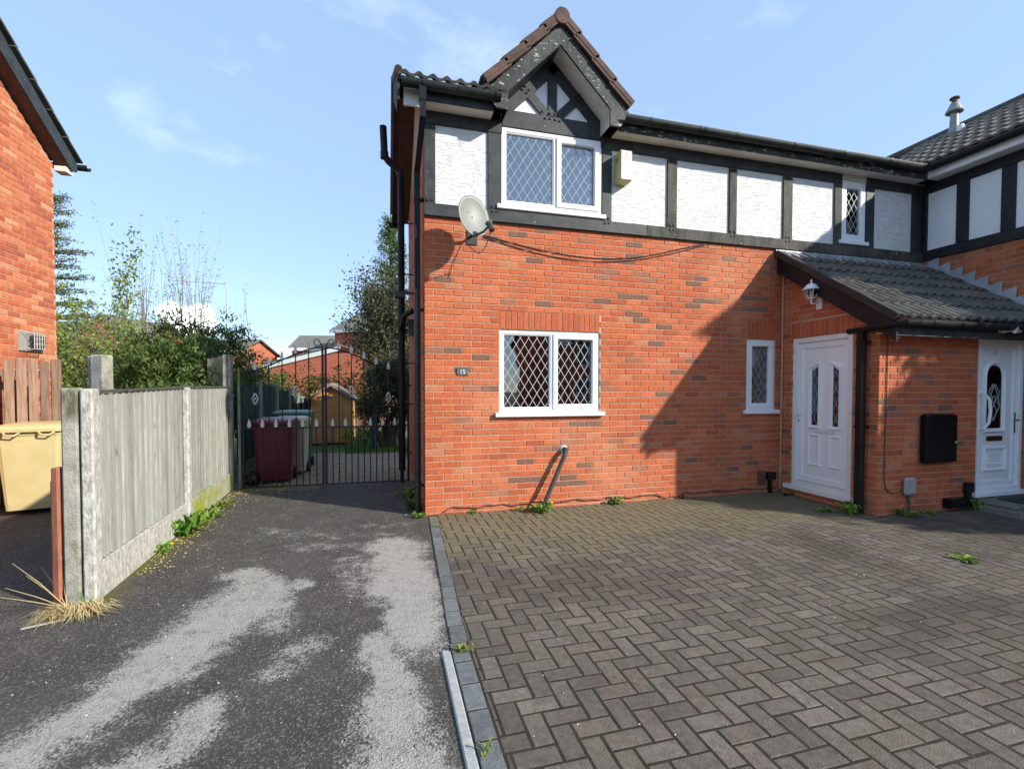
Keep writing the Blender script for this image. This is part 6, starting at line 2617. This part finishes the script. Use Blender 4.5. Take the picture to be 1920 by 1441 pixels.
ells = [((-1.15, 7.5, .28), (.42, .3, .28)), ((-.65, 7.7, .35), (.4, .3, .33))]
t_, tp_ = grow((-.95, 7.6, 0), .4, .7, 6, 75, .012)
plant('low_shrub', (-.95, 7.6, 0), 'low bright yellow-green shrub on the lawn beside the shed', 'shrub', t_, 'bark',
      [(blob_points(ells, 1800, .07, 45, .3, 80), .055, 'leaf_bright', dict(seed=46))])


def blades(name, spots, h, w, mat, kind='stuff', lean=.35, parent=None, seed=3, base=None):
    rng = np.random.default_rng(seed)
    n = len(spots)
    P_ = np.array(spots, float)
    hh = h * (.5 + .8 * rng.random(n))
    a = rng.random(n) * 6.28
    d = np.stack([np.cos(a), np.sin(a), 0 * a], 1)
    ln_ = rng.random(n)[:, None] * lean * hh[:, None]
    s_ = np.stack([-np.sin(a), np.cos(a), 0 * a], 1) * w
    mid = P_ + d * ln_ * .35 + np.array([0, 0, 1])[None] * hh[:, None] * .6
    tip = P_ + d * ln_ * 1.2 + np.array([0, 0, 1])[None] * hh[:, None]
    V = np.stack([P_ - s_ * .5, P_ + s_ * .5, mid + s_ * .4, tip, mid - s_ * .4], 1).reshape(-1, 3)
    bb = ROOT.get(parent, Vector((0, 0, 0))) if parent is not None else Vector(base or (0, 0, 0))
    V -= np.array(bb)[None]
    me = bpy.data.meshes.new(name)
    me.from_pydata(V.tolist(), [], [tuple(range(5 * i, 5 * i + 5)) for i in range(n)])
    at = me.attributes.new('rnd', 'FLOAT', 'FACE')
    at.data.foreach_set('value', rng.random(n).astype(np.float32))
    return link(name, me, mat, parent, bb, kind=kind)


rng = np.random.default_rng(77)
sp = [(rng.uniform(-1.35, .1), 6.1 + abs(rng.normal()) * .55 - .25 * rng.random(), -.014) for _ in range(3500)]
lawn_ = blades('lawn_grass', sp, .07, .010, 'grass')
tag(lawn_, 'bright green grass under the dark tree behind the gate', 'grass')


def scatter(name, spots, size, mat, label, cat, seed=1):
    rng = random.Random(seed)
    mb = MB()
    for x, y, z in spots:
        s_ = size * rng.uniform(.45, 1.3)
        a = rng.uniform(0, 6.28)
        c_, q = math.cos(a) * s_, math.sin(a) * s_
        k = rng.uniform(.5, .9)
        mb.cur = rng.random() + .001
        mb.add([(x + c_, y + q, z), (x - q * k, y + c_ * k, z + .001), (x - c_, y - q, z), (x + q * k, y - c_ * k, z), (x, y, z + s_ * .6)], [(0, 1, 4), (1, 2, 4), (2, 3, 4), (3, 0, 4)])
    o = mb.build(name, mat, kind='stuff')
    tag(o, label, cat)
    return o


scatter('gravel', [(rng.uniform(-2.6, 0), rng.uniform(2.27, 6.2), -.012) for _ in range(9000)], .016, 'pebble', 'pale brown gravel covering the yard behind the gate', 'gravel', 4)
ch = []
for _ in range(420):
    x, y = rng.uniform(-2.3, -.05), rng.uniform(-4.0, 2.0)
    ch.append((x, y, .002))
for _ in range(150):
    ch.append((rng.uniform(.1, 4.5), rng.uniform(-4.2, -.1), .009))
for _ in range(220):
    ch.append((rng.uniform(-2.5, -.4), 2.2 - abs(rng.normal()) * .16, .003))
scatter('stone_chips', ch, .0055, 'chip', 'tiny pale stone chips scattered over drive and paving', 'stone chips', 6)
lt2 = []
for _ in range(500):
    y = rng.uniform(-1.2, 2.15)
    lt2.append((fence_x(y) + abs(rng.normal()) * .13 + .01, y, .004))
for _ in range(350):
    lt2.append((rng.uniform(-2.5, -1.4), 2.0 + rng.normal() * .14, .004))
for _ in range(200):
    lt2.append((-.03 - abs(rng.normal()) * .10, rng.uniform(.1, 2.2), .004))
scatter('leaf_litter', lt2, .010, 'litter', 'dry leaf litter and moss crumbs along the fence and gate', 'litter', 9)


def weed(loc, n, r, h, label, mat='weed_leaf', flowers=0, seed=1, lw=.32, name='weed', cat='weed', fm='petal'):
    """rosette of pointed leaves arching out of one crown"""
    rr = random.Random(seed)
    root = thing(name, loc, label, cat)
    mb = MB()
    x0, y0, z0 = loc
    for i in range(n):
        a = rr.uniform(0, 6.28)
        L_ = r * rr.uniform(.5, 1.1)
        hh = h * rr.uniform(.3, 1.1)
        w = L_ * lw * rr.uniform(.7, 1.2)
        d = Vector((math.cos(a), math.sin(a), 0))
        s_ = Vector((-d.y, d.x, 0))
        p0 = Vector((x0, y0, z0)) + Vector((rr.uniform(-1, 1), rr.uniform(-1, 1), 0)) * r * .35
        p1 = p0 + d * L_ * .35 + Vector((0, 0, hh * .7))
        p2 = p0 + d * L_ * .75 + Vector((0, 0, hh))
        p3 = p0 + d * L_ * 1.05 + Vector((0, 0, hh * .75))
        mb.cur = rr.random() + .001
        fold = Vector((0, 0, w * .25))
        mb.add([p0 - s_ * w * .12, p0 + s_ * w * .12, p1 + s_ * w * .4 + fold, p1 - s_ * w * .4 + fold, p2 + s_ * w * .5 + fold, p2 - s_ * w * .5 + fold, p3, p1, p2],
               [(0, 1, 7), (1, 2, 7), (7, 3, 0), (7, 2, 4, 8), (3, 7, 8, 5), (8, 4, 6), (5, 8, 6)])
    mb.build('foliage', mat, root)
    if flowers:
        mb = MB()
        for i in range(flowers):
            fx, fy = x0 + rr.uniform(-1, 1) * r * .8, y0 + rr.uniform(-1, 1) * r * .6
            mb.lathe([(.002, .0), (.014, .008), (.012, .012), (.003, .010)], (fx, fy, z0 + h * rr.uniform(.6, 1.1)), 8)
        mb.build('flower', fm, root)
    return root


weed((-2.42, -.12, 0), 22, .20, .20, 'big leafy green dock at the foot of the boarded fence', seed=3, lw=.42)
weed((-2.40, .16, 0), 46, .15, .16, 'bushy light green weed beside the dock near the middle fence post', seed=4)
weed((-2.40, -.62, 0), 20, .11, .07, 'small dandelion with a yellow flower by the gravel board', flowers=2, seed=5)
weed((-2.40, .55, 0), 30, .13, .10, 'low weeds at the fence foot past the middle post', seed=6)
weed((-2.42, 1.05, 0), 30, .14, .09, 'low straggly weeds by the mossy gravel board', mat='leaf_olive', seed=7)
weed((1.37, -.20, .0), 46, .15, .11, 'flowering weed clump round the bottom of the waste pipe', flowers=5, seed=8)
weed((1.14, -.07, .0), 18, .08, .06, 'small weed against the wall left of the waste pipe', flowers=1, seed=9)
weed((2.44, -.08, .0), 30, .12, .09, 'weed tuft with a pink flower at the wall below the big window corner', flowers=2, fm='petal_pink', seed=10)
weed((.58, -.05, .0), 14, .08, .04, 'tiny weed in the paving below the number plaque', seed=11)
weed((-.06, -.03, .0), 26, .10, .06, 'grassy weed at the corner foot of the brick house', seed=12)
weed((-.12, .35, .0), 40, .14, .12, 'green weeds round the foot of the front downpipe', mat='leaf_mid', seed=13)
weed((-.16, 1.1, .0), 34, .16, .12, 'weeds along the side wall halfway to the gate', mat='leaf_olive', seed=14)
weed((4.92, -1.22, .0), 24, .17, .13, 'broad-leaved weed at the foot of the porch downpipe', seed=15, lw=.3)
weed((4.72, -1.02, .0), 16, .13, .05, 'low dandelion leaves in front of the porch door sill', seed=16)
weed((5.46, -1.46, .0), 22, .14, .09, 'green weed under the small grey cable box', seed=17)
weed((5.80, -1.45, .0), 14, .10, .06, 'small weed under the black meter box', seed=18)
weed((6.56, -1.50, .0), 22, .12, .16, 'tall weed between the black drain box and the step', seed=19)
weed((6.72, -1.98, .0), 24, .15, .11, 'spreading weed in front of the stone step', seed=20)
weed((5.0, -.22, .0), 14, .10, .04, 'flat weed below the left end of the porch door sill', mat='leaf_mid', seed=21)
weed((4.42, -2.68, .008), 14, .12, .03, 'lone flat weed in the paving at right', seed=22)
weed((-.03, -2.96, .006), 16, .06, .05, 'little green tuft at the top end of the kerb strip', mat='leaf_olive', seed=23)
weed((-.06, -3.72, .006), 12, .04, .04, 'little moss tuft between kerb strip and setts at the bottom', mat='leaf_olive', seed=24)
weed((.09, -.50, .006), 10, .06, .03, 'tiny weed in the edging near the house corner', seed=25)
weed((3.43, -.03, .0), 12, .05, .07, 'single upright weed at the foot of the wall in the shadow edge', mat='leaf_mid', seed=26)
# dry grass tuft at the foot of the concrete post
tu = thing('grass_tuft', (-2.45, -1.80, 0), 'straw-coloured dry grass tuft at the foot of the concrete fence post', 'grass tuft')
rng = np.random.default_rng(5)
mb = MB()
for i in range(420):
    a = rng.uniform(0, 6.28)
    L_ = rng.uniform(.08, .24)
    x, y = -2.44 + rng.normal() * .055, -1.82 + rng.normal() * .03
    d = Vector((math.cos(a) * .8, math.sin(a) * .5 - .5, 0)).normalized()
    s_ = Vector((-d.y, d.x, 0)) * .0022
    hh = rng.uniform(.015, .075)
    p0, p1, p2 = Vector((x, y, 0)), Vector((x, y, hh)) + d * L_ * .5, Vector((x, y, hh * .15 + .004)) + d * L_
    mb.cur = float(rng.random()) + .001
    mb.add([p0 - s_, p0 + s_, p1 + s_, p1 - s_, p2], [(0, 1, 2, 3), (3, 2, 4)])
mb.build('dry_blades', 'straw', tu)
mb = MB()
for (x, y, z) in ((-2.90, -1.62, .30), (-2.88, -1.72, .17), (-2.80, -1.66, .22), (-2.62, -1.66, .36), (-2.86, -1.80, .14), (-2.74, -1.62, .26)):
    mb.tube([(-2.52, -1.76, .01), ((-2.52 + x) / 2, (-1.76 + y) / 2, z * .58), (x, y, z)], [.0035, .003, .0015], 5)
mb.build('dry_stalk', 'straw', tu)
mb = MB()
for i in range(60):
    a = rng.uniform(0, 6.28)
    x, y = -2.40 + rng.normal() * .05, -1.77 + rng.normal() * .02
    d = Vector((math.cos(a), math.sin(a) - .4, 0)).normalized()
    s_ = Vector((-d.y, d.x, 0)) * .003
    hh = rng.uniform(.04, .11)
    p0, p2 = Vector((x, y, 0)), Vector((x, y, hh)) + d * .06
    mb.cur = float(rng.random()) + .001
    mb.add([p0 - s_, p0 + s_, p2], [(0, 1, 2)])
mb.build('green_blades', 'grass', tu)
mb = MB()
mb.prism([(0, 0), (.20, .0), (.205, .018), (.0, .022)], 0, .004, Fr((-2.62, -2.02, .004), (.92, .40, 0), (0, 0, 1), (-.4, .92, 0)))
o_ = mb.build('plastic_strip', 'chip', base=(-2.6, -2.0, 0))
tag(o_, 'pale flat strip of litter lying beside the dry grass tuft', 'litter')

# unseen shrub added beyond the right edge to shade the porch front
ells = [((8.85, -3.55, 1.9), (.9, .8, 1.95)), ((9.6, -3.9, 2.0), (.9, .9, 2.1))]
tb, tp_ = grow((9.2, -3.6, 0), 3.6, .2, 3, 97, .06, levels=1)
plant('shade_shrub', (9.2, -3.6, 0), 'unseen evergreen shrub added outside the right edge to shade the porch front', 'shrub', tb, 'bark',
      [(blob_points(ells, 16000, .16, 98, .05, 900), .24, 'leaf_dark', dict(seed=99))])

for i, (x, lab) in enumerate(((-16, 'unseen brick house added behind the viewer to darken the window reflection, left one'), (-3, 'unseen brick house added behind the viewer to darken the window reflection, middle one'), (10, 'unseen brick house added behind the viewer to darken the window reflection, right one'))):
    far_house('added_house', (x + 9.5, -24, 0), math.pi, 9.5, 8.0, 5.0, 7.4, lab, [(1, 2.4, 3.2, 4.4), (6, 7.4, 3.2, 4.4), (1, 2.6, .9, 2.2), (6, 7.6, .9, 2.2)])  # unseen row added behind the camera so the lower window reflects something dark
